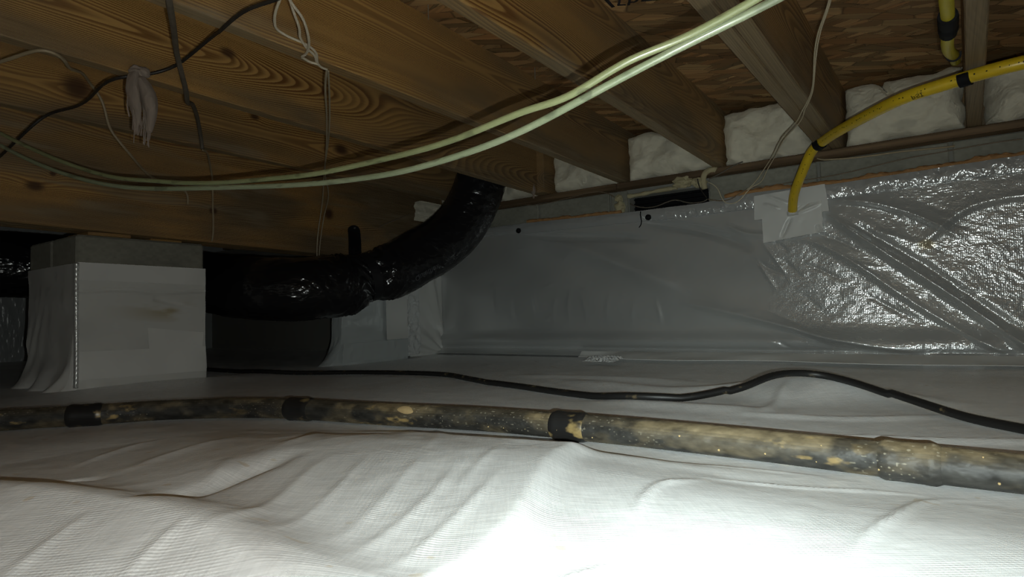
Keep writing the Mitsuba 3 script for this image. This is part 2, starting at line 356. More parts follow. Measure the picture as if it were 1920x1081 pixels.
def ground(x, y):
    d, s, u = near_line(x, y, pipe_xy)
    front = np.where(s > 0, d, -d)                       # > 0 behind the pipe? fixed below by its sign at the camera
    z = 0.008 * nz(x, y, 2.2, 3, 2) + 0.005 * nz(x, y, 6.0, 5, 3)
    near = 1 / (1 + np.exp((x + 0.45 * np.maximum(y - 1.0, 0) - 0.775) / 0.022))   # the strip between the camera and the pipe
    # in front of the pipe the ground is banked up under the liner
    z += near * (0.043 + 0.010 * np.clip((x - 0.3) / 0.3, -1, 1)) * (0.50 + 0.50 * np.clip((y - 0.10) / 0.35, 0, 1)) * (1 - 0.65 * np.clip((y - 0.66) / 0.40, 0, 1)) * (1 - np.exp(-(d / 0.21) ** 2.2))
    z += fold(x, y, [(0.729, 0.929), (0.70, 0.80), (0.685, 0.698), (0.655, 0.56), (0.668, 0.451), (0.684, 0.376), (0.735, 0.275), (0.78, 0.151), (0.79, 0.05)], 0.007, 0.040, 2, 0.2)
    f1 = [(0.72, 0.395), (0.684, 0.387), (0.589, 0.365), (0.445, 0.306), (0.352, 0.273), (0.302, 0.265), (0.245, 0.259), (0.18, 0.25)]
    z += step_fold(x, y, f1, 0.012, 0.018, 0.08, 0.12)
    f3 = [(0.15, 0.83), (0.177, 0.751), (0.184, 0.69), (0.204, 0.594), (0.222, 0.508), (0.221, 0.418), (0.213, 0.348), (0.20, 0.28), (0.18, 0.20)]
    z += step_fold(x, y, f3, 0.026, 0.055, 0.10, 0.12)
    z += fold(x, y, [(0.215, 0.54), (0.242, 0.55), (0.309, 0.585), (0.397, 0.616), (0.453, 0.638)], -0.010, 0.018, 2, 0.25)
    z += fold(x, y, [(0.20, 0.83), (0.218, 0.817), (0.261, 0.791), (0.292, 0.75)], -0.006, 0.006, 2, 0.3)
    for pts, a, w in (([(0.467, 0.578), (0.366, 0.516), (0.25, 0.429), (0.195, 0.408)], 0.0045, 0.009), ([(0.513, 0.487), (0.397, 0.417), (0.308, 0.37), (0.262, 0.352)], 0.0035, 0.007),
                      ([(0.512, 0.439), (0.387, 0.368), (0.297, 0.334), (0.24, 0.31)], 0.004, 0.006), ([(0.492, 0.551), (0.392, 0.478), (0.29, 0.41), (0.233, 0.38)], 0.003, 0.006),
                      ([(0.495, 0.369), (0.396, 0.328), (0.308, 0.299), (0.24, 0.28)], 0.004, 0.006), ([(0.401, 0.691), (0.305, 0.585), (0.27, 0.564), (0.225, 0.545)], 0.006, 0.011),
                      ([(0.12, 0.47), (0.163, 0.511), (0.203, 0.539)], 0.003, 0.006), ([(0.16, 0.40), (0.202, 0.43), (0.23, 0.44)], 0.003, 0.006),
                      ([(0.669, 0.224), (0.624, 0.231), (0.584, 0.238), (0.516, 0.228), (0.467, 0.216)], 0.005, 0.005), ([(0.66, 0.24), (0.677, 0.227), (0.703, 0.177), (0.724, 0.138), (0.765, 0.068), (0.77, 0.012)], 0.004, 0.005),
                      ([(0.47, 0.065), (0.511, 0.063), (0.586, 0.053), (0.65, 0.042), (0.745, 0.025), (0.78, -0.016)], 0.005, 0.0045), ([(0.27, 0.223), (0.309, 0.214), (0.334, 0.209), (0.364, 0.198), (0.40, 0.185)], 0.006, 0.0045),
                      ([(0.742, 0.29), (0.762, 0.248), (0.79, 0.191), (0.80, 0.12)], 0.003, 0.006), ([(0.55, 0.90), (0.42, 0.84), (0.30, 0.76)], 0.005, 0.014), ([(0.50, 1.05), (0.40, 0.98), (0.31, 0.90)], 0.005, 0.012),
                      ([(0.62, 0.80), (0.52, 0.72), (0.42, 0.66)], 0.004, 0.012), ([(0.68, 0.62), (0.60, 0.55), (0.52, 0.50)], 0.003, 0.010), ([(0.60, 0.44), (0.50, 0.40), (0.40, 0.35)], 0.003, 0.006)):
        z += fold(x, y, pts, 0.62 * a, w, 1.6, 0.3)
    # soft folds behind the pipe
    for pts, a, w in (([(1.60, 1.05), (1.582, 0.933), (1.512, 0.666), (1.493, 0.518), (1.504, 0.419), (1.444, 0.289), (1.50, 0.217), (1.53, 0.098), (1.5, -0.05)], 0.010, 0.05),
                      ([(1.70, 1.2), (1.674, 0.987), (1.701, 0.749), (1.642, 0.54)], 0.008, 0.05), ([(1.24, 0.70), (1.26, 0.496), (1.264, 0.293), (1.27, 0.237)], 0.008, 0.04),
                      ([(1.537, 0.296), (1.394, 0.301), (1.222, 0.293)], 0.006, 0.012), ([(1.21, 0.36), (1.227, 0.229), (1.265, 0.114), (1.367, -0.002)], 0.006, 0.014),
                      ([(1.05, 0.22), (1.094, 0.058), (1.147, -0.081), (1.2, -0.2)], 0.006, 0.012), ([(0.94, 0.9), (0.95, 0.6), (0.96, 0.3), (0.95, 0.0)], 0.006, 0.03),
                      ([(1.0, 0.16), (0.97, 0.07), (0.98, -0.05), (1.0, -0.15)], 0.008, 0.012)):
        z += fold(x, y, pts, a, w, 2, 0.25)
    z += 0.045 * np.exp(-((x - 1.56) / 0.10) ** 2 - ((y - 0.27) / 0.16) ** 2)
    # it rises a little to the piers and the wall
    z += 0.012 * np.exp(-((x - 1.0) / 0.35) ** 2 - ((y - 2.15) / 0.12) ** 2) + 0.010 * np.clip((x - 2.15) / 0.3, 0, 1)
    # the pipe presses into it
    hold = np.exp(-(np.minimum(d, 0.2) / 0.036) ** 4)
    z = z * (1 - hold) + hold * np.minimum(z, 0.0005)
    return z

gx = np.unique(np.round(np.r_[np.arange(-2.2, 0.0, 0.06), np.arange(0.0, 0.90, 0.0045), np.arange(0.90, 1.8, 0.012), np.arange(1.8, 2.62, 0.02)], 4))
gy = np.unique(np.round(np.r_[np.arange(-1.4, -0.25, 0.05), np.arange(-0.25, 1.2, 0.0045), np.arange(1.2, 1.8, 0.012), np.arange(1.8, 2.3, 0.02), np.arange(2.3, 5.05, 0.06)], 4))
GX, GY = np.meshgrid(gx, gy, indexing="ij")
GZ = ground(GX, GY)
height = RectBivariateSpline(gx, gy, GZ, kx=1, ky=1)
H = lambda x, y: float(height(x, y)[0, 0])
idx = np.arange(GX.size).reshape(GX.shape)
q = np.stack([idx[:-1, :-1], idx[1:, :-1], idx[1:, 1:], idx[:-1, 1:]], -1).reshape(-1, 4)
fl = trimesh.Trimesh(np.stack([GX, GY, GZ], -1).reshape(-1, 3), np.vstack([q[:, [0, 1, 2]], q[:, [0, 2, 3]]]), process=False)
whole("floor", "wrinkled white woven plastic vapour liner covering the whole ground", "floor", fl, "floor_liner", True, kind="structure")

# ------------------------------------------------------------------ the shell: subfloor, foundation wall, far walls
CEIL = 1.005
key = thing("ceiling", "brown strand board subfloor above the joists", "ceiling", kind="structure")
for x0, x1 in ((-2.2, 0.19), (0.192, 2.72)):
    for y0, y1 in ((-1.4, 0.498), (0.50, 1.718), (1.72, 2.938), (2.94, 5.1)):
        part(key, "panel", box((x0, y0, CEIL), (x1, y1, CEIL + 0.018)), "osb", False)

key = thing("wall_right", "grey concrete block foundation wall above the silver liner", "wall", kind="structure")
WX = 2.50
part(key, "core", join(box((WX + 0.012, -1.4, -0.25), (WX + 0.2, 0.775, 0.742)), box((WX + 0.012, 1.126, -0.25), (WX + 0.2, 5.0, 0.742)), box((WX + 0.012, 0.775, -0.25), (WX + 0.2, 1.126, 0.61)),
                       box((WX + 0.012, 0.775, 0.712), (WX + 0.2, 1.126, 0.742))), "mortar", False)
joints = [-1.28, -0.86, -0.44, -0.035, 0.365, 0.775]
blocks = [(a + 0.005, b - 0.005) for a, b in zip(joints[:-1], joints[1:])]
blocks += [(1.131, 1.21), (1.22, 1.59), (1.60, 1.99), (2.0, 2.4), (2.41, 2.81)]
for a, b in blocks:
    part(key, "block", box((WX, a, 0.535), (WX + 0.02, b, 0.74), 0.004), "concrete", False)
    part(key, "block", box((WX, a - 0.2, 0.33), (WX + 0.02, b - 0.2, 0.525), 0.004), "concrete", False)
for a, b in ((0.775, 0.95), (0.955, 1.126)):
    part(key, "block", box((WX, a, 0.535), (WX + 0.02, b, 0.622), 0.004), "concrete", False)
whole("foundation_vent", "black open vent slot under the sill, foam around its ends", "vent", join(box((WX + 0.07, 0.772, 0.60), (WX + 0.08, 1.13, 0.72)), *[box((WX + 0.05, 0.78, z), (WX + 0.075, 1.122, z + 0.004)) for z in (0.64, 0.66, 0.68, 0.70)]), "black_void", False)
whole("wall_back", "dim far foundation wall behind the duct", "wall", box((-2.2, 4.6, -0.2), (2.7, 5.1, 1.0)), "pier_wrap_grey", False, kind="structure")
whole("wall_left", "dark far wall of the crawl space", "wall", box((-2.35, -1.4, -0.2), (-2.2, 5.1, 1.0)), "pier_wrap_grey", False, kind="structure")
whole("sill_plate", "brown wooden sill plate along the top of the block wall", "sill plate",
      join(box((2.455, -1.4, 0.742), (2.62, 1.16, 0.768), 0.003), box((2.455, 1.163, 0.742), (2.62, 3.2, 0.768), 0.003)), "sill_wood", False)
whole("rim_joist", "wooden rim board behind the white insulation batts", "joist", box((2.60, -1.4, 0.77), (2.64, 5.0, CEIL), 0.002), "wood", False)

# ------------------------------------------------------------------ joists and girder
def board(x0, x1, y0, y1, thick, z0, z1, z0b=None, seed=0):
    """A board from x0 to x1 whose near face runs from y0 to y1, slightly bowed and with eased edges."""
    n = 24
    r = np.random.default_rng(seed)
    xs = np.linspace(x0, x1, n)
    ys = y0 + (y1 - y0) * (xs - x0) / (x1 - x0) + 0.002 * np.sin(xs * 2.1 + r.uniform(0, 6))
    zb = np.full(n, z0) if z0b is None else z0 + (z0b - z0) * (xs - x0) / (x1 - x0)
    e = 0.003
    sec = [(0, e, 0), (e, 0, 0), (thick - e, 0, 0), (thick, e, 0), (thick, 0, 1), (0, 0, 1)]
    v = [[(x, y + a, (z1 if top else z + b)) for a, b, top in sec] for x, y, z in zip(xs, ys, zb)]
    m = len(sec)
    f = []
    for k in range(n - 1):
        for i in range(m):
            j = (i + 1) % m
            p, q2 = k * m, (k + 1) * m
            f += [(p + i, q2 + i, q2 + j), (p + i, q2 + j, p + j)]
    for k, flip in ((0, False), (n - 1, True)):
        for i in range(1, m - 1):
            t = (k * m, k * m + i, k * m + i + 1)
            f.append(t[::-1] if flip else t)
    mesh = trimesh.Trimesh(np.array(v).reshape(-1, 3), f, process=False)
    mesh.fix_normals()
    return mesh

JB = 0.77
for lab, y0, y1, th in (
        ("weathered joist at the right end, beside the short yellow pipe with its black coupling", -0.062, -0.125, 0.040),
        ("near half of the doubled joist, its edge under the thin wire pair", 0.292, 0.276, 0.038),
        ("far half of the doubled joist, left of the seam between the two", 0.3305, 0.3145, 0.038),
        ("joist crossed by the bright part of the cable pair, right of the foamed vent", 0.685, 0.702, 0.038),
        ("joist above the middle of the cable pair, its grey lower edge streaked pale", 1.088, 1.12, 0.038),
        ("warm brown joist with bold wavy grain, its lower edge behind the hanging tuft", 1.478, 1.545, 0.038),
        ("shaded joist with a large dark knot behind the tan wire", 1.925, 1.955, 0.038)):
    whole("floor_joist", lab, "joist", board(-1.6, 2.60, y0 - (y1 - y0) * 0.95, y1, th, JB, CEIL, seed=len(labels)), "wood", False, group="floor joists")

key = thing("support_girder", "long pine girder resting above the wrapped block pier, knots along it", "girder")
for k in range(3):
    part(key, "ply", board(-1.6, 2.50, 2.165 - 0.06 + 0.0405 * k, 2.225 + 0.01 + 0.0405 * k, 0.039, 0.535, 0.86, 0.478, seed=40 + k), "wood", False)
G_Y = lambda x: 2.105 + 0.13 * (x + 1.6) / 4.1
G_Z = lambda x: 0.535 - 0.057 * (x + 1.6) / 4.1

# ------------------------------------------------------------------ block piers and their plastic wraps
def wrap_column(x0, x1, y0, y1, top, flare, seed, n=70, m=110):
    """A plastic sheet wrapped round a block column: closed tube of cloth from the ground to top, skirt flaring on the left."""
    per = []
    for (a, b), (c, d), k in (((x0, y1), (x0, y0), n), ((x0, y0), (x1, y0), n), ((x1, y0), (x1, y1), n // 2), ((x1, y1), (x0, y1), n // 2)):
        t = np.linspace(0, 1, k, endpoint=False)
        per.append(np.c_[a + (c - a) * t, b + (d - b) * t, np.full(k, len(per))])
    per = np.vstack(per)
    zs = np.linspace(0, 1, m)
    P = np.zeros((len(per), m, 3))
    cx, cy = (x0 + x1) / 2, (y0 + y1) / 2
    for i, (px, py, sd) in enumerate(per):
        out = {0: V(-1, 0), 1: V(0, -1), 2: V(1, 0), 3: V(0, 1)}[int(sd)]
        for j, t in enumerate(zs):
            P[i, j] = (px, py, t * top)
        amp = (0.006 if seed == 3 else 0.003) if sd == 0 else (0.0022 if seed == 3 else 0.005)
        crease = -0.004 * np.exp(-((zs * top - 0.352 - 0.006 * np.sin(px * 17)) / 0.004) ** 2) - 0.004 * np.exp(-((zs * top - 0.312 - 0.004 * np.sin(px * 23)) / 0.004) ** 2) - 0.006 * np.exp(-((zs * top - 0.29 + 0.30 * (px - 1.0)) / 0.006) ** 2) * (px > 1.0) * np.clip(1 - (px - 1.0) / 0.15, 0, 1)
        s = px * 1.0 + py * 1.7
        w = amp * (np.sin(s * 34 + 5 * np.sin(zs * 4 + s * 7)) * np.clip(1 - zs * 1.4, 0, 1) + 1.6 * (meshkit.fbm(np.c_[np.full(m, px * 9), np.full(m, py * 9), zs * top * 12], 3, seed) - 0.5))
        fl = (flare if sd == 0 else 0.006) * np.exp(-zs * top / 0.05) * (1 + (0.5 * math.sin(s * 25)))
        w = w + (crease if sd == 1 and seed == 3 else 0)
        P[i, :, 0] += out[0] * (w + fl); P[i, :, 1] += out[1] * (w + fl)
        P[i, :, 2] = np.maximum(P[i, :, 2], 0)
        P[i, 0, 2] = H(P[i, 0, 0], P[i, 0, 1]) - 0.002
    idx = np.arange(len(per) * m).reshape(len(per), m)
    nx = np.roll(idx, -1, axis=0)
    qd = np.stack([idx[:, :-1], nx[:, :-1], nx[:, 1:], idx[:, 1:]], -1).reshape(-1, 4)
    v = P.reshape(-1, 3)
    c = len(v)
    v = np.vstack([v, [[cx, cy, top]]])
    f = np.vstack([qd[:, [0, 1, 2]], qd[:, [0, 2, 3]], np.stack([idx[:, -1], nx[:, -1], np.full(len(per), c)], 1)])
    return trimesh.Trimesh(v, f, process=False)

PX0, PX1, PY0, PY1 = 0.770, 1.172, 2.200, 2.600
key = thing("block_pier", "wrapped concrete block pier in white plastic under the long girder, bare grey blocks on top", "pier")
for a, b, c, d in ((PX0, PX1, PY0, 2.396), (PX0, PX1, 2.404, PY1)):
    blk = box((a, c, 0.392), (b, d, 0.488), 0.007)
    part(key, "cap_block", blk, "concrete", False, "bare grey solid concrete cap block")
part(key, "plastic_wrap", wrap_column(PX0 - 0.003, PX1 + 0.003, PY0 - 0.004, PY1 + 0.003, 0.397, 0.045, 3), "pier_wrap", 40, "white plastic sheet wrap, creased and stained")
def flat_strip(corners, thick, bsdf_seed=0, n=30, m=8, wob=0.001, normal=(0, -1, 0)):
    a, b, c, d = [V(*q) for q in corners]
    u, v = np.meshgrid(np.linspace(0, 1, n), np.linspace(0, 1, m), indexing="ij")
    P = (a * ((1 - u) * (1 - v))[..., None] + b * (u * (1 - v))[..., None] + c * (u * v)[..., None] + d * ((1 - u) * v)[..., None])
    w = wob * (meshkit.fbm(P * 40 + bsdf_seed, 3, bsdf_seed) - 0.5) * 2
    return sheet(P + w[..., None] * V(*normal), thick, normal)
yf = PY0 - 0.0105
part(key, "tape", flat_strip([(0.982, yf, 0.085), (1.150, yf, 0.055), (1.165, yf, 0.168), (0.975, yf, 0.190)], 0.0015, 1), "pier_tape", 30, "square tape patch on the lower right of the face")
part(key, "tape", flat_strip([(PX0, yf, 0.035), (1.172, yf, 0.03), (1.172, yf, 0.118), (PX0, yf, 0.122)], 0.001, 2), "pier_tape", 30, "wide tape band along the foot")
part(key, "tape", flat_strip([(PX0, yf, 0.345), (1.172, yf, 0.338), (1.172, yf, 0.398), (PX0, yf, 0.40)], 0.001, 3), "pier_tape", 30, "wide tape band along the upper edge")
edge = spline([(PX0 - 0.004, PY0 - 0.012, 0.012), (PX0 - 0.003, PY0 - 0.014, 0.10), (PX0 - 0.004, PY0 - 0.013, 0.25), (PX0 - 0.003, PY0 - 0.012, 0.397)], 0.004)
part(key, "corner_tape", sweep(edge, lambda k, a: 0.0070 * (1 + 0.10 * np.sin(k * 1.7) * np.sin(2 * a)), 14), "glossy_tape", True, "glossy crinkled tape on the corner")

for lab, x0, x1, y0, h in (("wide brown wooden shim between pier and girder", 0.80, 0.925, 2.14, 1), ("narrow wooden shim at the right of the pier top", 1.00, 1.105, 2.17, 1)):
    zt = min(G_Z(x0), G_Z(x1)) - 0.0005
    whole("wood_shim", lab, "shim", box((x0, y0 + 0.055, 0.488), (x1, 2.36, zt), 0.0015), "wood", False, group="shims on the pier")

QX0, QX1, QY0, QY1 = 1.795, 2.20, 2.20, 2.27
key = thing("corner_pier", "block pier wrapped in grey plastic at the wall, behind the bent duct", "pier")
part(key, "plastic_wrap", wrap_column(QX0, QX1, QY0, QY1, 0.43, 0.07, 8), "pier_wrap_grey", 40)
yf = QY0 - 0.011
part(key, "tape", flat_strip([(2.05, yf, 0.10), (2.195, yf, 0.10), (2.195, yf, 0.42), (2.045, yf, 0.42)], 0.001, 5), "white_tape", 30, "upright strip of pale tape")
part(key, "tape", flat_strip([(1.78, yf - 0.004, 0.01), (2.20, yf, 0.012), (2.20, yf, 0.098), (1.79, yf, 0.092)], 0.001, 6, wob=0.004), "pier_wrap_grey", 30, "taped foot of the wrap")
part(key, "corner_tape", flat_strip([(2.19, yf - 0.002, 0.02), (2.275, yf - 0.004, 0.02), (2.265, yf - 0.004, 0.42), (2.19, yf - 0.002, 0.42)], 0.002, 9, n=20, m=70, wob=0.010), "crinkled_tape", 60, "shiny crinkled upright tape")
# sheet from the pier to the foundation wall
u, v = np.meshgrid(np.linspace(0, 1, 40), np.linspace(0, 1, 60), indexing="ij")
px_, pz_ = 2.25 + 0.215 * u, 0.0 + 0.45 * v
py_ = 2.215 + 0.012 * np.sin(3 * u + 2) - 0.020 * np.exp(-((u - 0.55 - 0.45 * (1 - v)) / 0.10) ** 2) * v + 0.010 * np.sin(18 * np.arctan2(pz_ + 0.01, 2.50 - px_)) * np.exp(-v * 3)
P = np.stack([px_, py_, np.maximum(pz_, 0.004)], -1)
whole("corner_liner", "greenish grey plastic sheet gathered in the corner between pier and wall", "liner", sheet(P, 0.002, (0, -1, 0)), "white_tape", 60)

# ------------------------------------------------------------------ the wall liner
yy = np.unique(np.round(np.r_[np.arange(-1.35, -0.35, 0.03), np.arange(-0.35, 1.0, 0.0055), np.arange(1.0, 2.245, 0.009)], 4))
zz = np.r_[np.linspace(0, 0.10, 26), np.linspace(0.104, 0.628, 100)]
LY, LZ = np.meshgrid(yy, zz, indexing="ij")
D = np.zeros_like(LY)
D += step_fold(LY, LZ, [(0.345, 0.545), (0.225, 0.435), (0.104, 0.329), (-0.036, 0.208), (-0.189, 0.071), (-0.35, -0.06)], 0.030, 0.016, 0.05, 0.12)
D += fold(LY, LZ, [(0.30, 0.53), (0.20, 0.44), (0.06, 0.33), (-0.1, 0.18), (-0.3, 0.02)], -0.014, 0.016, 2, 0.15)
D += step_fold(LY, LZ, [(0.90, 0.235), (0.839, 0.222), (0.593, 0.160), (0.341, 0.088), (0.118, 0.045), (-0.159, 0.02), (-0.4, 0.015)], 0.028, 0.016, 0.05, 0.12)
D += step_fold(LY, LZ, [(0.467, 0.453), (0.327, 0.402), (0.109, 0.221), (-0.084, 0.078), (-0.25, -0.02)], 0.014, 0.012, 0.035, 0.2)
D += step_fold(LY, LZ, [(0.33, 0.575), (0.172, 0.546), (0.038, 0.476), (-0.06, 0.40)], 0.016, 0.010, 0.035, 0.2)
D += step_fold(LY, LZ, [(0.10, 0.41), (0.041, 0.415), (-0.049, 0.493), (-0.185, 0.525), (-0.4, 0.53)], 0.014, 0.012, 0.03, 0.2)
D += fold(LY, LZ, [(1.69, 0.60), (1.45, 0.555), (1.2, 0.53), (1.02, 0.50)], -0.017, 0.014, 2, 0.2) + fold(LY, LZ, [(1.05, 0.585), (0.9, 0.545), (0.75, 0.50), (0.6, 0.42)], -0.016, 0.016, 2, 0.2)
D += fold(LY, LZ, [(1.55, 0.52), (1.3, 0.47), (1.05, 0.36), (0.85, 0.26)], 0.020, 0.04, 2, 0.25) + fold(LY, LZ, [(0.7, 0.54), (0.62, 0.49), (0.5, 0.48)], 0.010, 0.010, 2, 0.25)
for k, (a, b, c) in enumerate(((1.72, .16, .34), (1.60, .17, .33), (1.50, .13, .30), (1.42, .15, .31), (1.33, .12, .30), (1.22, .14, .30), (1.10, .12, .27), (0.98, .13, .27), (1.85, .2, .4))):
    D += fold(LY, LZ, [(a, b), (a + 0.01, b * 0.5 + c * 0.5), (a + 0.03 * math.sin(k * 2.0), c)], 0.0034, 0.009, 2, 0.4)
for k in range(34):                                        # finer creases, fanning down towards the near end
    y0 = 0.62 - 0.95 * rng.uniform(0, 1); z0 = rng.uniform(0.10, 0.57); an = 0.62 + rng.normal(0, 0.22); ln = rng.uniform(0.08, 0.26)
    bend = rng.normal(0, 0.012)
    D += fold(LY, LZ, [(y0, z0), (y0 - ln * 0.5 * math.cos(an) + bend, z0 - ln * 0.5 * math.sin(an) + bend), (y0 - ln * math.cos(an), z0 - ln * math.sin(an))], rng.choice([-1, 1]) * rng.uniform(0.0015, 0.004), rng.uniform(0.005, 0.011), 2, 0.4)
for k in range(16):
    y0 = rng.uniform(0.5, 2.0); z0 = rng.uniform(0.12, 0.55); an = rng.normal(-0.3, 0.6); ln = rng.uniform(0.03, 0.10)
    D += fold(LY, LZ, [(y0, z0), (y0 - ln * math.cos(an), z0 + ln * math.sin(an))], rng.uniform(0.0015, 0.003), rng.uniform(0.004, 0.008), 2, 0.4)
rough = 1 / (1 + np.exp((LY - 0.30) / 0.12))
D += (0.004 + 0.007 * rough) * nz(LY * 1.0 + 0.8 * LZ, LZ * 1.6, 6.0, 11, 4)
D += 0.020 * np.exp(-((LZ - 0.075) / 0.03) ** 2) - 0.012 * np.exp(-((LZ - 0.035) / 0.010) ** 2)
D *= np.clip((0.628 - LZ) / 0.05, 0.15, 1)
out = 0.075 * np.exp(-LZ / 0.022)
LX = 2.466 - D - out
P = np.stack([LX, LY, LZ + 0.004 + 0.010 * np.exp(-LZ / 0.01)], -1)
key = thing("wall_liner", "silver grey plastic sheet hung over the foundation wall, folds fanning to the right", "liner")
part(key, "sheet", sheet(P, 0.002, (-1, 0, 0)), "wall_liner", 80, "creased silver sheet")
ys = np.arange(-1.35, 2.25, 0.008)
zs = np.linspace(0, 1, 12)
SY, ST = np.meshgrid(ys, zs, indexing="ij")
top = np.interp(SY, [-0.3, -0.05, 0.1, 0.32, 0.58, 0.78, 1.13, 1.32, 1.61, 1.8, 2.3], [0.657, 0.651, 0.647, 0.641, 0.648, 0.633, 0.634, 0.638, 0.645, 0.645, 0.642]) + 0.003 * nz(SY, ST * 0, 20.0, 2)
bot = np.interp(SY, [-0.2, -0.05, 0.1, 0.32, 0.62, 0.83, 1.06, 1.61, 1.87], [0.604, 0.605, 0.598, 0.590, 0.588, 0.583, 0.588, 0.594, 0.603]) + 0.002 * nz(SY, ST * 0, 30.0, 3)
amp = 0.006 + 0.012 / (1 + np.exp((SY - 0.75) / 0.08))
SX = 2.458 - amp * (nz(SY, ST * 0.05, 26.0, 6, 3) + 0.3) - 0.005 * np.sin(ST * math.pi)
part(key, "top_strip", sheet(np.stack([SX, SY, bot + (top - bot) * ST], -1), 0.008, (-1, 0, 0)), "strip_liner", 60, "doubled upper hem of the sheet")
for (y, z) in ((1.683, 0.611), (1.014, 0.600)):
    b = trimesh.creation.cylinder(0.0125, 0.006, sections=20, transform=trimesh.transformations.rotation_matrix(math.pi / 2, [0, 1, 0]))
    c = trimesh.creation.icosphere(2, 0.009); c.apply_scale([0.5, 1, 1]); c.apply_translation([-0.003, 0, 0])
    f_ = join(b, c); f_.apply_translation([2.447, y, z])
    part(key, "fastener", f_, "black_plastic", 30, "round black fastener in the hem")
part(key, "cut_tie", tube([(2.443, 1.046, 0.628), (2.442, 1.045, 0.60), (2.445, 1.044, 0.583), (2.440, 1.054, 0.560)], 0.0022, 6), "black_plastic", 30, "short black tie over the hem")
def bead(y0, y1, z, r, seed):
    p = spline([(2.476, y, np.interp(y, [-0.3, -0.05, 0.1, 0.32, 0.58, 0.78, 1.13, 1.32, 1.61, 1.8], [0.66, 0.653, 0.650, 0.644, 0.653, 0.638, 0.64, 0.643, 0.65, 0.65]) + z + 0.002 * math.sin(y * 40)) for y in np.arange(y0, y1, 0.05)], 0.006)
    w = meshkit.fbm(p * 30, 3, seed)
    return sweep(p, lambda k, a: r * (0.30 + 1.25 * w[k]) * (1 + 0.25 * np.sin(3 * a + k)), 9)
part(key, "sealant_bead", bead(-1.2, 0.74, 0.003, 0.0125, 4), "orange_foam", 60, "orange foam sealant along the top edge")
part(key, "sealant_bead", bead(1.15, 1.70, 0.002, 0.0095, 5), "orange_foam", 60, "orange foam sealant along the top edge")

whole("seam_tape", "pale tape along the foot of the wall liner, crumpled at its left end", "tape",
      (lambda ys: sheet(np.stack([np.interp(ys[:, None] + 0 * np.linspace(0, 1, 7)[None], [-0.4, 0.2, 0.7, 1.2], [2.36, 2.37, 2.36, 2.33]) - 0.10 * np.linspace(0, 1, 7)[None] * np.clip((1.28 - ys[:, None]) / 0.2, 0.4, 1) * (1 + 0.25 * np.sin(ys[:, None] * 9)),
                                  ys[:, None] + 0 * np.linspace(0, 1, 7)[None],
                                  0.036 - 0.022 * np.linspace(0, 1, 7)[None] + 0.006 * np.sin(ys[:, None] * 14) * np.sin(np.linspace(0, math.pi, 7))[None] + 0.004], -1), 0.002, (-0.3, 0, 1)))(np.arange(-0.9, 1.3, 0.01)), "white_tape", 60)
P = np.zeros((14, 12, 3))
for i in range(14):
    for j in range(12):
        P[i, j] = (2.20 - 0.10 * j / 11 + 0.004 * math.sin(i), 1.16 - 0.13 * i / 13, 0.022 + 0.014 * abs(math.sin(i * 1.1 + 0.9 * j)) * (1 if 0 < i < 13 and 0 < j < 11 else 0.1) - 0.006 * j / 11)
whole("tape_scrap", "crumpled scrap of clear tape stuck on the liner near the wall foot", "tape", sheet(P, 0.001, (0, 0, 1)), "crinkled_tape", False)

# patches of tape round the gas line
key = thing("tape_patch", "white tape patches sealing the yellow gas pipe where it enters the wall liner", "tape")
def wall_patch(poly, off, seed, creases=()):
    y0, y1 = min(p[0] for p in poly), max(p[0] for p in poly); z0, z1 = min(p[1] for p in poly), max(p[1] for p in poly)
    a, b, c, d = [V(*p) for p in poly]
    u, v = np.meshgrid(np.linspace(0, 1, 56), np.linspace(0, 1, 50), indexing="ij")
    Q = a * ((1 - u) * (1 - v))[..., None] + b * (u * (1 - v))[..., None] + c * (u * v)[..., None] + d * ((1 - u) * v)[..., None]
    dx = 0.002 * (meshkit.fbm(np.stack([Q[..., 0] * 22, Q[..., 1] * 22, 0 * u], -1), 3, seed) - 0.5)
    for pts, am, w in creases: dx += fold(Q[..., 0], Q[..., 1], pts, am, w, 2, 0.25)
    return sheet(np.stack([off - dx, Q[..., 0], Q[..., 1]], -1), 0.02, (-1, 0, 0))
part(key, "upper_patch", wall_patch([(0.585, 0.540), (0.328, 0.545), (0.338, 0.644), (0.583, 0.632)], 2.444, 2, [([(0.54, .63), (.46, .585)], .006, .006), ([(0.55, .60), (.49, .57)], .006, .005)]), "white_tape", 50)
part(key, "lower_patch", wall_patch([(0.555, 0.449), (0.352, 0.472), (0.350, 0.585), (0.556, 0.56)], 2.438, 3, [([(0.447, .548), (.37, .60)], -.007, .006), ([(0.453, .54), (.49, .46)], -.007, .006), ([(.43, .55), (.352, .575)], .005, .006), ([(0.37, .50), (.36, .47)], -.006, .006)]), "white_tape", 50)
part(key, "collar", sweep(spline([(2.435, 0.4475, 0.540), (2.437, 0.448, 0.556)], 0.004), 0.019, 16), "white_tape", 40, "tape collar round the pipe")

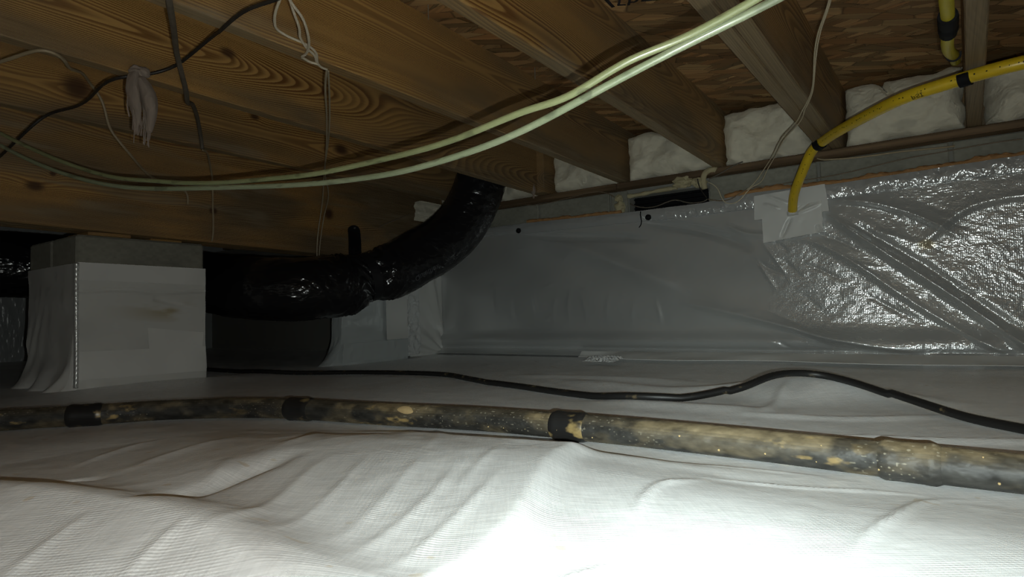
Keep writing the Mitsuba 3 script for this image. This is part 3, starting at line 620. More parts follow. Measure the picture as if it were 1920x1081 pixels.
# ------------------------------------------------------------------ insulation
def batt_mesh(y0, y1, z0, z1, x0, seed, notch=None, bulge=0.045):
    u, v = np.meshgrid(np.linspace(0, 1, 44), np.linspace(0, 1, 40), indexing="ij")
    y, z = y0 + (y1 - y0) * u, z0 + (z1 - z0) * v
    e = np.minimum.reduce([u * (y1 - y0), (1 - u) * (y1 - y0), v * (z1 - z0), (1 - v) * (z1 - z0)])
    roundness = np.clip(e / 0.062, 0, 1)
    x = x0 + 0.075 * (1 - np.sqrt(np.clip(1 - (1 - roundness) ** 2, 0, 1))) - bulge * (meshkit.fbm(np.stack([y * 9, z * 9, 0 * y + seed], -1), 4, seed) - 0.5) * roundness ** 0.5 * 2.0
    k = (1 - roundness)
    y = y + 0.012 * k * (meshkit.fbm(np.stack([y * 25, z * 25, 0 * y], -1), 2, seed + 9) - 0.5) * 2
    z = z + 0.016 * k * (meshkit.fbm(np.stack([y * 22, z * 22, 0 * y + 2], -1), 2, seed + 5) - 0.5) * 2
    if notch:
        x = x + notch(y, z)
    return sheet(np.stack([x, y, z], -1), 0.0, (-1, 0, 0)) if False else sheet_to(np.stack([x, y, z], -1), 2.598)

def sheet_to(P, xback):
    n, m = P.shape[:2]
    B = P.copy(); B[..., 0] = xback
    idx = np.arange(n * m).reshape(n, m)
    qd = np.stack([idx[:-1, :-1], idx[1:, :-1], idx[1:, 1:], idx[:-1, 1:]], -1).reshape(-1, 4)
    tri = np.vstack([qd[:, [0, 1, 2]], qd[:, [0, 2, 3]]])
    rim = np.r_[idx[0, :-1], idx[:-1, -1], idx[-1, :0:-1], idx[:0:-1, 0]]
    nx = np.roll(rim, -1); o = n * m
    m_ = trimesh.Trimesh(np.vstack([P.reshape(-1, 3), B.reshape(-1, 3)]), np.vstack([tri, tri[:, ::-1] + o, np.stack([rim, nx, nx + o], 1), np.stack([rim, nx + o, rim + o], 1)]), process=False)
    m_.fix_normals()
    return m_

ZB = 0.769
tear = lambda y, z: 0.05 * np.exp(-(near_line(y, z, [(0.155, 0.985), (0.145, 0.955), (0.128, 0.925)])[0] / 0.006) ** 2)
for lab, y0, y1, z0, z1, x0, sd, no in (
        ("white fibreglass batt at the far right, beyond the last joist", -0.46, -0.135, ZB, 0.965, 2.44, 2, None),
        ("wide white fibreglass batt behind the yellow gas pipe, torn at its top", -0.078, 0.268, ZB, 0.985, 2.435, 3, tear),
        ("white fibreglass batt with a rounded top, left of the doubled joist", 0.372, 0.698, ZB, 0.985, 2.435, 4, None),
        ("white fibreglass batt above the foamed vent slot", 0.748, 1.112, ZB, 0.970, 2.435, 5, None),
        ("greyish fibreglass batt right of the wooden blocking", 1.165, 1.497, ZB, 0.965, 2.44, 6, None),
        ("scrap of fibreglass batt beside the top of the black duct", 1.60, 1.945, ZB, 0.93, 2.45, 7, None),
        ("small pale batt left of the black duct, over the girder", 2.01, 2.20, ZB - 0.0, 0.86, 2.44, 8, None)):
    whole("insulation_batt", lab, "insulation", batt_mesh(y0, y1, z0, z1, x0, sd, no), "fibreglass", 70, group="batts along the wall")
P = batt_mesh(2.125, 2.19, 0.69, 0.80, 2.33, 12); P.vertices[:, 0] = np.minimum(P.vertices[:, 0], 2.46)
whole("insulation_tuft", "small grey-white tuft of insulation against the girder left of the duct", "insulation",
      (lambda m: (m.apply_transform(trimesh.transformations.scale_matrix(1.0)), m)[1])(sheet_to(np.stack([2.2 + 0.17 * np.linspace(0, 1, 24)[:, None] + 0 * np.linspace(0, 1, 20)[None], 2.15 - 0.025 * meshkit.fbm(np.stack([np.linspace(0, 5, 24)[:, None] + 0 * np.linspace(0, 1, 20)[None], 0 * np.linspace(0, 1, 24)[:, None] + np.linspace(0, 4, 20)[None], np.zeros((24, 20))], -1), 3, 4),
      0.685 + 0.09 * np.linspace(0, 1, 20)[None] + 0.015 * np.sin(np.linspace(0, 4, 24))[:, None]], -1), 2.40)), "fibreglass", 60)

# wooden blocking beside the fourth joist end, with a drip of foam
whole("blocking", "short dark wooden block at the joist end, left of the greyish batt", "blocking", box((2.40, 1.50, 0.7705), (2.598, 1.543, 0.985), 0.002), "wood", False)
p = spline([(2.372, 1.540, 0.93), (2.374, 1.541, 0.86), (2.372, 1.54, 0.81), (2.370, 1.54, 0.79), (2.375, 1.542, 0.74)], 0.004)
tk = np.linspace(0, 1, len(p))
whole("foam_drip", "thin pinkish drip of dried foam on the joist beside the blocking", "foam", sweep(p, 0.003 + 0.009 * np.exp(-((tk - 0.80) / 0.10) ** 2), 10), "old_scrap", 50)

def foam_blob(c, r, seed, n=3):
    m = trimesh.creation.icosphere(n, 1.0)
    w = meshkit.fbm(m.vertices * 2.2 + seed * 3.1, 3, seed)
    m.vertices = m.vertices * (0.55 + 0.95 * w)[:, None] * V(*r) + V(*c)
    return m
whole("spray_foam", "cream spray foam lump above the right end of the vent slot", "foam", join(foam_blob((2.465, 0.865, 0.732), (0.022, 0.042, 0.022), 1), foam_blob((2.468, 0.80, 0.722), (0.02, 0.03, 0.02), 2)), "spray_foam", 60, group="foam round the vent")
whole("spray_foam", "curl of cream spray foam rising past the sill, right of the vent", "foam", tube([(2.462, 0.775, 0.69), (2.458, 0.778, 0.725), (2.455, 0.768, 0.752), (2.455, 0.742, 0.762), (2.458, 0.725, 0.758)], 0.0115, 10, 0.004), "spray_foam", 60, group="foam round the vent")
whole("spray_foam", "cream spray foam plug at the left end of the vent slot", "foam", join(foam_blob((2.497, 1.165, 0.668), (0.02, 0.024, 0.028), 3), foam_blob((2.493, 1.168, 0.708), (0.016, 0.018, 0.016), 4)), "spray_foam", 60, group="foam round the vent")
whole("spray_foam", "ragged strip of cream spray foam along the top of the vent slot", "foam", (lambda p: sweep(p, lambda k, a: 0.0085 * (0.5 + 1.1 * meshkit.fbm(p[k] * 60, 2, 3)) + 0 * a, 9))(spline([(2.497, 1.125, 0.712), (2.495, 1.07, 0.712), (2.495, 1.0, 0.716), (2.495, 0.9, 0.717)], 0.006)), "spray_foam", 60, group="foam round the vent")

# ------------------------------------------------------------------ the flexible duct
DUCT = [(2.28, 1.745, 1.00), (2.274, 1.755, 0.891), (2.251, 1.76, 0.819), (2.216, 1.80, 0.693), (2.122, 1.86, 0.560), (1.99, 1.93, 0.466), (1.866, 1.97, 0.404), (1.771, 2.0, 0.378), (1.682, 2.03, 0.348), (1.571, 2.06, 0.332), (1.465, 2.13, 0.326),
        (1.400, 2.30, 0.340), (1.385, 2.62, 0.380), (1.215, 2.86, 0.43), (0.952, 2.95, 0.446), (0.698, 3.0, 0.446), (0.2, 3.02, 0.44), (-0.6, 3.0, 0.43)]
dp = spline(DUCT, 0.007)
s_ = np.r_[0, np.cumsum(np.linalg.norm(np.diff(dp, axis=0), axis=1))]
k_strap = int(np.argmin(np.linalg.norm(dp - V(1.771, 2.0, 0.378), axis=1)))
base_r = np.interp(s_, [0, 0.3, 0.6, s_[k_strap] - 0.09, s_[k_strap] - 0.02, s_[k_strap], s_[k_strap] + 0.03, s_[k_strap] + 0.10, s_[-1]], [0.118, 0.118, 0.123, 0.120, 0.101, 0.096, 0.104, 0.126, 0.128])
def duct_r(k, a):
    q_ = np.stack([np.cos(a) * 2.4, np.sin(a) * 2.4, np.full(a.shape, s_[k] * 9.0)], -1)
    w = meshkit.fbm(q_, 4, 5) - 0.5
    near = math.exp(-((s_[k] - s_[k_strap] - 0.09) / 0.10) ** 2) + 0.7 * math.exp(-((s_[k] - s_[k_strap] + 0.06) / 0.05) ** 2)
    gather = 0.006 * near * np.sin(11 * a + 9 * np.sin(s_[k] * 30))
    return base_r[k] * (1 + 0.10 * w) + gather + 0.0004 * math.sin(s_[k] * 2 * math.pi / 0.03)
key = thing("flexible_duct", "thick black plastic flexible duct bending down from the joists and away behind the pier", "duct")
dm = sweep(dp, duct_r, 72)
part(key, "jacket", dm, "duct_film", True, "glossy black wrinkled jacket")
t_, n_, b_ = frames(dp)
def wrap_text(text, height, path, k0, angle, radius_fn, sgn=1):
    """Lettering bent onto a swept tube: x runs along the path from index k0, y round it."""
    m = meshkit.text_mesh(text, height, 0.0008)
    m = m.subdivide_to_size(0.012)
    L = np.r_[0, np.cumsum(np.linalg.norm(np.diff(path, axis=0), axis=1))]
    tt, nn, bb = frames(path)
    v = m.vertices.copy(); o = np.zeros_like(v)
    for i, (x, y, z) in enumerate(v):
        s = L[k0] + sgn * x
        c = [np.interp(s, L, path[:, d]) for d in range(3)]
        n0 = [np.interp(s, L, nn[:, d]) for d in range(3)]; b0 = [np.interp(s, L, bb[:, d]) for d in range(3)]
        r = radius_fn(s)
        an = angle + sgn * y / r
        o[i] = V(*c) + (r + z) * (math.cos(an) * V(*n0) + math.sin(an) * V(*b0))
    return trimesh.Trimesh(o, m.faces, process=False)
def facing_angle(path, k, target, up=0.0):
    tt, nn, bb = frames(path)
    d = target - path[k]; d = d / np.linalg.norm(d)
    return math.atan2(d @ bb[k], d @ nn[k])
k0 = int(np.argmin(np.linalg.norm(dp - V(1.90, 1.96, 0.42), axis=1)))
# the print runs up the duct towards the wall, i.e. against the path; its letters stand towards the girder
ang = facing_angle(dp, k0, EYE + V(0.9, -0.2, -1.0))
part(key, "print", wrap_text("Quietflex", 0.024, dp, k0, ang, lambda s: np.interp(s, s_, base_r) * 1.035 + 0.003, -1), "duct_print", False, "faint grey lettering")
key = thing("hanger_strap", "black strap round the pinched duct, its rounded end nailed to the girder", "strap")
a = np.linspace(0, 2 * np.pi, 49)
loop = dp[k_strap] + 0.1045 * (np.cos(a)[:, None] * n_[k_strap] + np.sin(a)[:, None] * b_[k_strap])
tw = t_[k_strap] * 0.020
def ribbon(pts, half, thick, outv):
    pts = np.asarray(pts); half = np.asarray(half); outv = np.asarray(outv)
    if half.ndim == 1: half = np.tile(half, (len(pts), 1))
    if outv.ndim == 1: outv = np.tile(outv, (len(pts), 1))
    Q = np.stack([pts - half, pts + half], 1)
    n = len(pts)
    fr, bk = Q.reshape(-1, 3), (Q - thick * outv[:, None]).reshape(-1, 3)
    f = []
    for k in range(n - 1):
        A, B, Cc, Dd = 2 * k, 2 * k + 1, 2 * k + 3, 2 * k + 2; o = 2 * n
        f += [(A, B, Cc), (A, Cc, Dd), (A + o, Cc + o, B + o), (A + o, Dd + o, Cc + o), (A, Dd, Dd + o), (A, Dd + o, A + o), (B, B + o, Cc + o), (B, Cc + o, Cc)]
    o = 2 * n; e = 2 * n - 2
    f += [(0, o, o + 1), (0, o + 1, 1), (e, e + 1, e + 1 + o), (e, e + 1 + o, e + o)]
    m = trimesh.Trimesh(np.vstack([fr, bk]), f, process=False)
    return m
part(key, "loop", ribbon(loop, tw, 0.003, np.cos(a)[:, None] * n_[k_strap] + np.sin(a)[:, None] * b_[k_strap]), "black_strap", 30)
gy = G_Y(1.86) - 0.008
tail = spline([(1.79, 2.095, 0.445), (1.815, 2.13, 0.51), (1.848, 2.17, 0.57), (1.866, gy - 0.012, 0.605), (1.872, gy - 0.006, 0.632)], 0.004)
halfw = np.array([0.032 * math.sqrt(max(0.03, 1 - max(0, (z - 0.606) / 0.0262) ** 2)) for z in tail[:, 2]])
part(key, "tail", ribbon(tail, halfw[:, None] * V(0.99, -0.12, 0.0), 0.003, V(-0.12, -0.97, 0.2)), "black_strap", 30)
part(key, "nail", trimesh.creation.cylinder(0.004, 0.004, sections=12, transform=trimesh.transformations.translation_matrix([1.870, gy - 0.010, 0.618]) @ trimesh.transformations.rotation_matrix(math.pi / 2, [1, 0, 0])), "steel", 30)

# ------------------------------------------------------------------ the muddy drain pipe
pz = np.array([0.0215 for _ in PIPE])
pp = spline(np.c_[np.array(PIPE)[:, :2], pz], 0.006)
L = np.r_[0, np.cumsum(np.linalg.norm(np.diff(pp, axis=0), axis=1))]
at = lambda x, y: int(np.argmin(np.hypot(pp[:, 0] - x, pp[:, 1] - y)))
R = 0.0205
cuts = [(0.519, 1.426), (0.773, 1.076), (0.8555, 0.497), (0.836, 0.045)]
key = thing("drain_pipe", "mud-caked black drain pipe with couplings lying across the white ground liner", "pipe")
ks = [at(*c) for c in cuts]
hl = [0.030, 0.033, 0.031, 0.034]
bounds = [0] + ks + [len(pp) - 1]
for a0, a1 in zip(bounds[:-1], bounds[1:]):
    part(key, "pipe_length", sweep(pp[a0:a1 + 1], lambda k, a: R * (1 + 0.012 * np.sin(2 * a + k * 0.02)), 28), "muddy_pipe", True)
for k, h in zip(ks, hl):
    w = int(h / 0.006)
    seg = pp[max(0, k - w):k + w + 1]
    n = len(seg)
    rr = np.full(n, R + 0.0022); rr[[0, -1]] = R + 0.0005; rr[[1, -2]] = R + 0.0030; rr[[2, -3]] = R + 0.0030
    part(key, "coupling", sweep(seg, rr, 28), "black_coupling" if k != ks[-1] else "muddy_pipe", 30, "black coupling sleeve with dried mud")
kk = at(0.722, 0.782); c0 = pp[kk]; t0 = (pp[kk + 1] - pp[kk - 1]); t0 /= np.linalg.norm(t0); n0 = V(-0.72, -0.25, 0.62); n0 -= t0 * (n0 @ t0); n0 /= np.linalg.norm(n0); b0 = np.cross(t0, n0)
kk = at(0.815, 0.815); c0 = pp[kk]
ang_ = np.linspace(0, 2 * np.pi, 26, endpoint=False)
ring = [(0.017 * math.cos(q_) * (1 + 0.12 * math.sin(3 * q_)), 0.38 * math.sin(q_) + 0.10 * math.cos(q_)) for q_ in ang_]
vv = [c0 + (R + 0.0035) * n0]
for sc, lift in ((0.6, 0.0035), (1.0, 0.0005)):
    vv += [c0 + t0 * (u_ * sc) + (R + lift) * (math.cos(w_ * sc) * n0 + math.sin(w_ * sc) * b0) for u_, w_ in ring]
ff = [(0, 1 + i, 1 + (i + 1) % 26) for i in range(26)] + [x for i in range(26) for x in ((1 + i, 27 + i, 27 + (i + 1) % 26), (1 + i, 27 + (i + 1) % 26, 1 + (i + 1) % 26))]
mm = trimesh.Trimesh(np.array(vv), ff, process=False)
part(key, "mud_patch", mm, "dry_mud", True, "oval patch of pale dried mud")
clods = []
for k in range(14):
    i = rng.integers(at(0.84, 0.70), at(0.834, -0.05))
    an = rng.uniform(-0.6, 1.0)
    nn_ = V(-math.cos(an), 0, math.sin(an)) if rng.uniform() < 0.55 else V(-0.92, 0, -0.38)
    clods.append(foam_blob(pp[i] + (R + 0.001) * nn_, V(1, 1, 1) * rng.uniform(0.0006, 0.0017), k, 1))
part(key, "mud_clods", join(*clods), "dry_mud", 60, "crumbs of dried mud", kind="stuff")

# ------------------------------------------------------------------ black cable on the ground
fc = [(1.45, 3.3, 0), (1.38, 2.8, 0), (1.35, 2.4, 0), (1.37, 2.1, 0), (1.43, 1.90, 0), (1.50, 1.75, 0), (1.535, 1.573, 0), (1.53, 1.37, 0), (1.43, 1.144, 0), (1.37, 0.981, 0), (1.31, 0.80, 0), (1.27, 0.66, 0), (1.262, 0.55, 0.001), (1.30, 0.463, 0.006), (1.346, 0.408, 0.016), (1.385, 0.362, 0.030), (1.435, 0.329, 0.045), (1.490, 0.292, 0.050),
      (1.520, 0.245, 0.046), (1.499, 0.181, 0.036), (1.440, 0.109, 0.021), (1.345, 0.036, 0.010), (1.275, -0.022, 0.002), (1.225, -0.072, 0), (1.179, -0.115, 0), (1.12, -0.2, 0), (1.02, -0.42, 0), (0.97, -0.75, 0), (0.95, -1.1, 0)]
c2 = spline(fc, 0.012)
zg = height(c2[:, 0], c2[:, 1], grid=False)
c2[:, 2] = np.maximum(zg, c2[:, 2]) + 0.0085 - 0.004 * (c2[:, 2] > 0.02)
whole("black_cable", "black cable winding over the ground liner behind the muddy pipe", "cable", sweep(c2, 0.0078, 10), "black_cable", True)

# ------------------------------------------------------------------ the hanging pair of pale green cables
CA = [(0.40, -0.75, 0.76), (0.455, -0.45, 0.62), (0.505, -0.18, 0.53), (0.535, 0.02, 0.49), (0.553, 0.098, 0.477), (0.561, 0.192, 0.457), (0.549, 0.245, 0.444), (0.544, 0.306, 0.424), (0.544, 0.358, 0.42), (0.56, 0.475, 0.414), (0.579, 0.639, 0.418), (0.577, 0.763, 0.42), (0.573, 0.871, 0.428), (0.567, 0.966, 0.436), (0.551, 1.074, 0.447),
      (0.526, 1.195, 0.466), (0.508, 1.289, 0.484), (0.478, 1.415, 0.525), (0.453, 1.516, 0.566), (0.426, 1.62, 0.614), (0.398, 1.725, 0.668), (0.33, 1.95, 0.775)]
CB = [(0.43, -0.75, 0.76), (0.48, -0.45, 0.62), (0.53, -0.18, 0.53), (0.555, 0.0, 0.49), (0.565, 0.081, 0.476), (0.57, 0.145, 0.464), (0.562, 0.192, 0.45), (0.554, 0.248, 0.433), (0.55, 0.307, 0.416), (0.56, 0.406, 0.40), (0.574, 0.56, 0.394), (0.579, 0.64, 0.397), (0.58, 0.742, 0.404), (0.573, 0.872, 0.416), (0.559, 1.011, 0.431), (0.526, 1.195, 0.451),
      (0.496, 1.357, 0.484), (0.458, 1.511, 0.537), (0.427, 1.621, 0.588), (0.399, 1.726, 0.640), (0.33, 1.95, 0.755)]
whole("electrical_cable", "upper cable of the sagging pale green pair across the joists", "cable", tube(CA, 0.0039, 14, 0.008), "olive_cable", True, group="sagging cable pair")
whole("electrical_cable", "lower cable of the sagging pale green pair, catching a bright glint", "cable", tube(CB, 0.0040, 14, 0.008), "green_cable", True, group="sagging cable pair")

# ------------------------------------------------------------------ wires among the joists
W = lambda name, lab, pts, r, m, **k: whole(name, lab, "wire", tube(pts, r, 8, 0.008, k.pop("squash", 1.0)), m, True, **k)
W("coaxial_wire", "black wire draped along the joists, carrying the tuft of old insulation", [(0.603,0.865,0.757),(0.62,0.92,0.757),(0.61,0.984,0.757),(0.621,1.072,0.762),(0.645,1.15,0.776),(0.688,1.25,0.812),(0.690,1.34,0.800),(0.682,1.42,0.785),(0.640,1.448,0.763),(0.593,1.468,0.746),(0.590,1.56,0.745),(0.606,1.65,0.749),(0.607,1.75,0.747),(0.58,1.84,0.739),(0.548,1.88,0.698),(0.532,2.02,0.654),(0.486,2.08,0.591)], 0.0036, "dark_cable")
W("tan_wire", "thin tan wire arching over the dark knot and down towards the cables", [(0.40,1.62,0.75),(0.424,1.56,0.757),(0.444,1.498,0.762),(0.46,1.474,0.763),(0.488,1.484,0.763),(0.525,1.545,0.768),(0.587,1.66,0.806),(0.650,1.79,0.838),(0.682,1.84,0.838),(0.705,1.85,0.813),(0.722,1.86,0.769),(0.739,1.87,0.738),(0.784,1.88,0.692),(0.871,1.98,0.67),(0.973,2.09,0.671),(1.067,2.14,0.666),(1.088,2.15,0.618)], 0.0036, "tan_cable")
W("flat_cable", "flat grey cable hanging from the upper joist, crossing the black wire", [(0.476,1.002,0.757),(0.509,1.067,0.757),(0.531,1.106,0.757),(0.60,1.235,0.775),(0.667,1.36,0.790),(0.726,1.450,0.772),(0.749,1.485,0.761),(0.79,1.56,0.765),(0.853,1.66,0.80),(0.954,1.82,0.806),(1.008,1.905,0.777),(1.015,1.912,0.755)], 0.0058, "grey_cable")
W("tail_wire", "pale thin wire running straight down the girder below the flat grey cable", [(1.009, 1.90, 0.748), (1.057, 1.96, 0.757), (1.131, 2.08, 0.751), (1.175, 2.145, 0.712), (1.181, 2.155, 0.636), (1.183, 2.155, 0.558), (1.18, 2.16, 0.496)], 0.0034, "tan_cable")
W("white_wire", "outer white wire loop at the top, bowing left before joining the twisted pair", [(0.601,0.87,0.758),(0.626,0.921,0.758),(0.652,0.975,0.757),(0.674,1.007,0.756),(0.685,1.017,0.756),(0.705,1.026,0.757),(0.728,1.031,0.758),(0.745,1.031,0.758),(0.772,1.036,0.758),(0.800,1.052,0.758),(0.821,1.077,0.758),(0.845,1.102,0.760),(0.874,1.112,0.763)], 0.0026, "white_cable", group="white wire loops")
W("white_wire", "middle white wire of the three coming down from the upper joist", [(0.601,0.864,0.756),(0.641,0.911,0.756),(0.672,0.943,0.754),(0.707,0.979,0.753),(0.725,1.003,0.753),(0.743,1.02,0.754),(0.774,1.045,0.756),(0.798,1.058,0.757),(0.817,1.076,0.758),(0.839,1.098,0.760)], 0.0026, "white_cable", group="white wire loops")
W("white_wire", "right white wire that curls back into a small hook", [(0.596,0.859,0.752),(0.638,0.903,0.750),(0.675,0.927,0.748),(0.715,0.966,0.747),(0.746,1.003,0.748),(0.77,1.039,0.751),(0.785,1.073,0.754),(0.787,1.084,0.755),(0.797,1.089,0.756),(0.816,1.096,0.757),(0.83,1.094,0.757),(0.843,1.098,0.759)], 0.0026, "white_cable", group="white wire loops")
W("wire_pair", "left strand of the thin wire pair hanging straight down to the girder's lower edge", [(0.874,1.112,0.763),(0.965,1.235,0.764),(1.066,1.36,0.768),(1.252,1.60,0.757),(1.40,1.80,0.752),(1.495,1.93,0.732),(1.594,2.07,0.672),(1.612,2.118,0.58),(1.608,2.124,0.455)], 0.0026, "pale_cable", group="thin hanging pair")
W("wire_pair", "right strand of the thin hanging pair, bowing out below the cables", [(0.880,1.115,0.762),(1.029,1.30,0.764),(1.153,1.46,0.760),(1.293,1.65,0.758),(1.464,1.88,0.738),(1.572,2.0,0.701),(1.635,2.105,0.650),(1.630,2.118,0.586),(1.622,2.122,0.521),(1.617,2.124,0.452)], 0.0022, "pale_cable", group="thin hanging pair")
W("thermostat_wire", "left strand of the pale wire pair falling past the doubled joist to the wall", [(1.3, 0.146, 0.826), (1.4, 0.169, 0.833), (1.45, 0.185, 0.827), (1.52, 0.208, 0.822), (1.6, 0.229, 0.808), (1.7, 0.248, 0.794), (1.8, 0.272, 0.775), (1.9, 0.31, 0.765), (1.95, 0.327, 0.763), (2.05, 0.366, 0.763), (2.15, 0.417, 0.761), (2.28, 0.476, 0.737), (2.38, 0.529, 0.714), (2.43, 0.571, 0.685), (2.44, 0.607, 0.659)], 0.0018, "pale_cable2", group="pale wire pair at the wall")
W("thermostat_wire", "right strand of the pale pair, ending in a dark loop below the sill", [(1.3, 0.143, 0.825), (1.4, 0.166, 0.832), (1.45, 0.182, 0.826), (1.52, 0.204, 0.821), (1.6, 0.225, 0.807), (1.7, 0.246, 0.793), (1.8, 0.27, 0.772), (1.9, 0.305, 0.763), (1.95, 0.318, 0.762), (2.05, 0.355, 0.762), (2.15, 0.411, 0.753), (2.28, 0.468, 0.732), (2.38, 0.52, 0.705), (2.42, 0.553, 0.676), (2.43, 0.589, 0.663), (2.43, 0.626, 0.627), (2.43, 0.657, 0.612), (2.43, 0.683, 0.617), (2.43, 0.701, 0.641), (2.43, 0.712, 0.672), (2.43, 0.73, 0.695), (2.43, 0.75, 0.707)], 0.0018, "pale_cable2", group="pale wire pair at the wall")
W("vent_wire", "grey wire waving across the dark vent slot", [(2.46, 1.101, 0.672), (2.46, 1.075, 0.657), (2.46, 1.036, 0.646), (2.46, 0.988, 0.644), (2.46, 0.948, 0.653), (2.46, 0.917, 0.66), (2.46, 0.89, 0.659), (2.46, 0.863, 0.649), (2.46, 0.834, 0.640), (2.46, 0.802, 0.638), (2.46, 0.78, 0.64), (2.46, 0.766, 0.647)], 0.0026, "grey_cable")
W("sill_wire", "thin wire sagging along the block wall under the sill plate", [(2.44, 0.756, 0.643), (2.44, 0.72, 0.632), (2.44, 0.665, 0.633), (2.45, 0.607, 0.663), (2.475, 0.529, 0.67), (2.48, 0.454, 0.673), (2.48, 0.313, 0.677), (2.48, 0.18, 0.691), (2.48, 0.087, 0.701), (2.48, -0.002, 0.705), (2.48, -0.1, 0.71), (2.48, -0.218, 0.71)], 0.0022, "brown_cable")
W("sill_wire", "short wire curving along the sill plate right of the gas pipe", [(2.445, 0.359, 0.74), (2.445, 0.342, 0.733), (2.445, 0.308, 0.728), (2.45, 0.209, 0.722), (2.45, 0.116, 0.721), (2.45, 0.026, 0.716), (2.46, -0.045, 0.715)], 0.0030, "tan_cable")
W("sill_wire", "dark wire curling down in front of the foam at the vent", [(2.43, 0.792, 0.728), (2.43, 0.787, 0.699), (2.43, 0.777, 0.676), (2.43, 0.759, 0.648)], 0.0022, "dark_cable")
W("sill_wire", "thin wire lying on the sill left of the vent slot", [(2.44, 1.634, 0.732), (2.44, 1.558, 0.722), (2.44, 1.469, 0.726), (2.44, 1.355, 0.736), (2.44, 1.273, 0.742), (2.44, 1.22, 0.735), (2.44, 1.182, 0.718), (2.44, 1.164, 0.704)], 0.0022, "brown_cable")
W("sill_wire", "thin wire poking from the batt left of the doubled joist", [(2.42, 0.742, 0.719), (2.42, 0.696, 0.735), (2.42, 0.648, 0.755), (2.42, 0.612, 0.765)], 0.0026, "grey_cable")
W("girder_wire", "pale stray wire across the girder face left of the duct", [(2.03, G_Y(2.03) - 0.012, 0.640), (2.10, G_Y(2.1) - 0.014, 0.672), (2.185, G_Y(2.18) - 0.03, 0.709), (2.22, G_Y(2.2) - 0.035, 0.725)], 0.0028, "brown_cable")

# the old tuft of insulation hanging over the black wire
def tuft():
    r = np.random.default_rng(5)
    g = [foam_blob((0.628, 1.449, 0.764), (0.019, 0.016, 0.014), 3, 3)]
    for x_, z0, z1, w, sd in ((0.610, 0.765, 0.628, 0.0140, 1), (0.640, 0.748, 0.630, 0.0230, 2)):   # two matted hanks
        p = spline([(0.620, 1.446, z0), (x_ - 0.002, 1.440, 0.72), (x_ + 0.004, 1.436, 0.68), (x_ + 0.002, 1.438, z1)], 0.004)
        t = np.linspace(0, 1, len(p))
        rad = w * (0.55 + 0.6 * np.sin(np.pi * t ** 0.8) ** 0.8) * (1 - 0.25 * t ** 4)
        g.append(sweep(p, lambda k, a: rad[k] * (1 + 0.05 * np.sin(5 * a + 7 * t[k]) + 0.45 * (meshkit.fbm(np.stack([3 * np.cos(a), 3 * np.sin(a), np.full(a.shape, t[k] * 9 + sd)], -1), 3, sd) - 0.5)), 26, 0.6))
    for k in range(24):
        u = r.uniform(-1, 1); x0 = 0.622 + 0.026 * u; zt = r.uniform(0.66, 0.70); ln = r.uniform(0.04, 0.085)
        g.append(tube([(x0, 1.432, zt), (x0 + r.normal(0, 0.002), 1.429, zt - ln * 0.5), (x0 + r.normal(0, 0.004), 1.432, zt - ln)], r.uniform(0.0007, 0.0018), 5, 0.01))
    return join(*g)
whole("insulation_scrap", "dusty pinkish tuft of old insulation hanging over the black wire", "insulation", tuft(), "old_scrap", 60)

# ------------------------------------------------------------------ gas pipes
GAS = [(1.75, -1.2, 0.745), (1.76, -0.9, 0.745), (1.775, -0.6, 0.745), (1.79, -0.36, 0.745), (1.799, -0.233, 0.745), (1.803, -0.169, 0.745), (1.812, -0.122, 0.745), (1.830, -0.07, 0.745), (1.848, -0.009, 0.742), (1.872, 0.059, 0.738), (1.936, 0.123, 0.737), (2.043, 0.199, 0.74), (2.170, 0.275, 0.745), (2.223, 0.308, 0.743), (2.258, 0.342, 0.730), (2.285, 0.37, 0.694),
       (2.32, 0.399, 0.649), (2.375, 0.429, 0.604), (2.425, 0.445, 0.563), (2.437, 0.448, 0.553)]
gp = spline(GAS, 0.008)
gl = np.r_[0, np.cumsum(np.linalg.norm(np.diff(gp, axis=0), axis=1))]
key = thing("gas_pipe", "bright yellow flexible gas pipe clipped under the joists, entering the wall liner", "pipe")
part(key, "jacket", sweep(gp, 0.0160, 20), "gas_yellow", True)
def gas_text(text, h, x, y):
    k = int(np.argmin(np.hypot(gp[:, 0] - x, gp[:, 1] - y)))
    an = facing_angle(gp, k, EYE)
    return wrap_text(text, h, gp, k, an, lambda s: 0.0162, 1)
for txt, h, x, y in (("24", 0.011, 1.800, -0.19), ("PSI", 0.011, 1.862, 0.045)):
    k = int(np.argmin(np.hypot(gp[:, 0] - x, gp[:, 1] - y)))
    # the letters read from the wall end towards the near end, standing up
    mt = wrap_text(txt, h, gp, k, facing_angle(gp, k, EYE + V(0, 0, -0.25)), lambda s: 0.0161, -1)
    part(key, "print", mt, "black_print", False, "black printed lettering")
dash = []
tt, nn, bb = frames(gp)
for k in range(90):
    i0_ = int(np.argmin(np.abs(gp[:, 1] + 0.30)))
    i = int(i0_ + rng.uniform(0.05, 0.95) * (len(gp) - i0_ - 2))
    an = facing_angle(gp, i, EYE) + 0.15 + rng.uniform(-0.10, 0.10)
    o = (math.cos(an) * nn[i] + math.sin(an) * bb[i]); c = gp[i] + 0.0160 * o; side = np.cross(tt[i], o)
    d_ = trimesh.creation.box(extents=[rng.uniform(0.001, 0.0035), rng.uniform(0.001, 0.003), 0.0006])
    Mx = np.eye(4); Mx[:3, 0], Mx[:3, 1], Mx[:3, 2], Mx[:3, 3] = tt[i], side, o, c
    d_.apply_transform(Mx); dash.append(d_)
part(key, "print_marks", join(*dash), "black_print", False, "worn black print marks", kind="stuff")
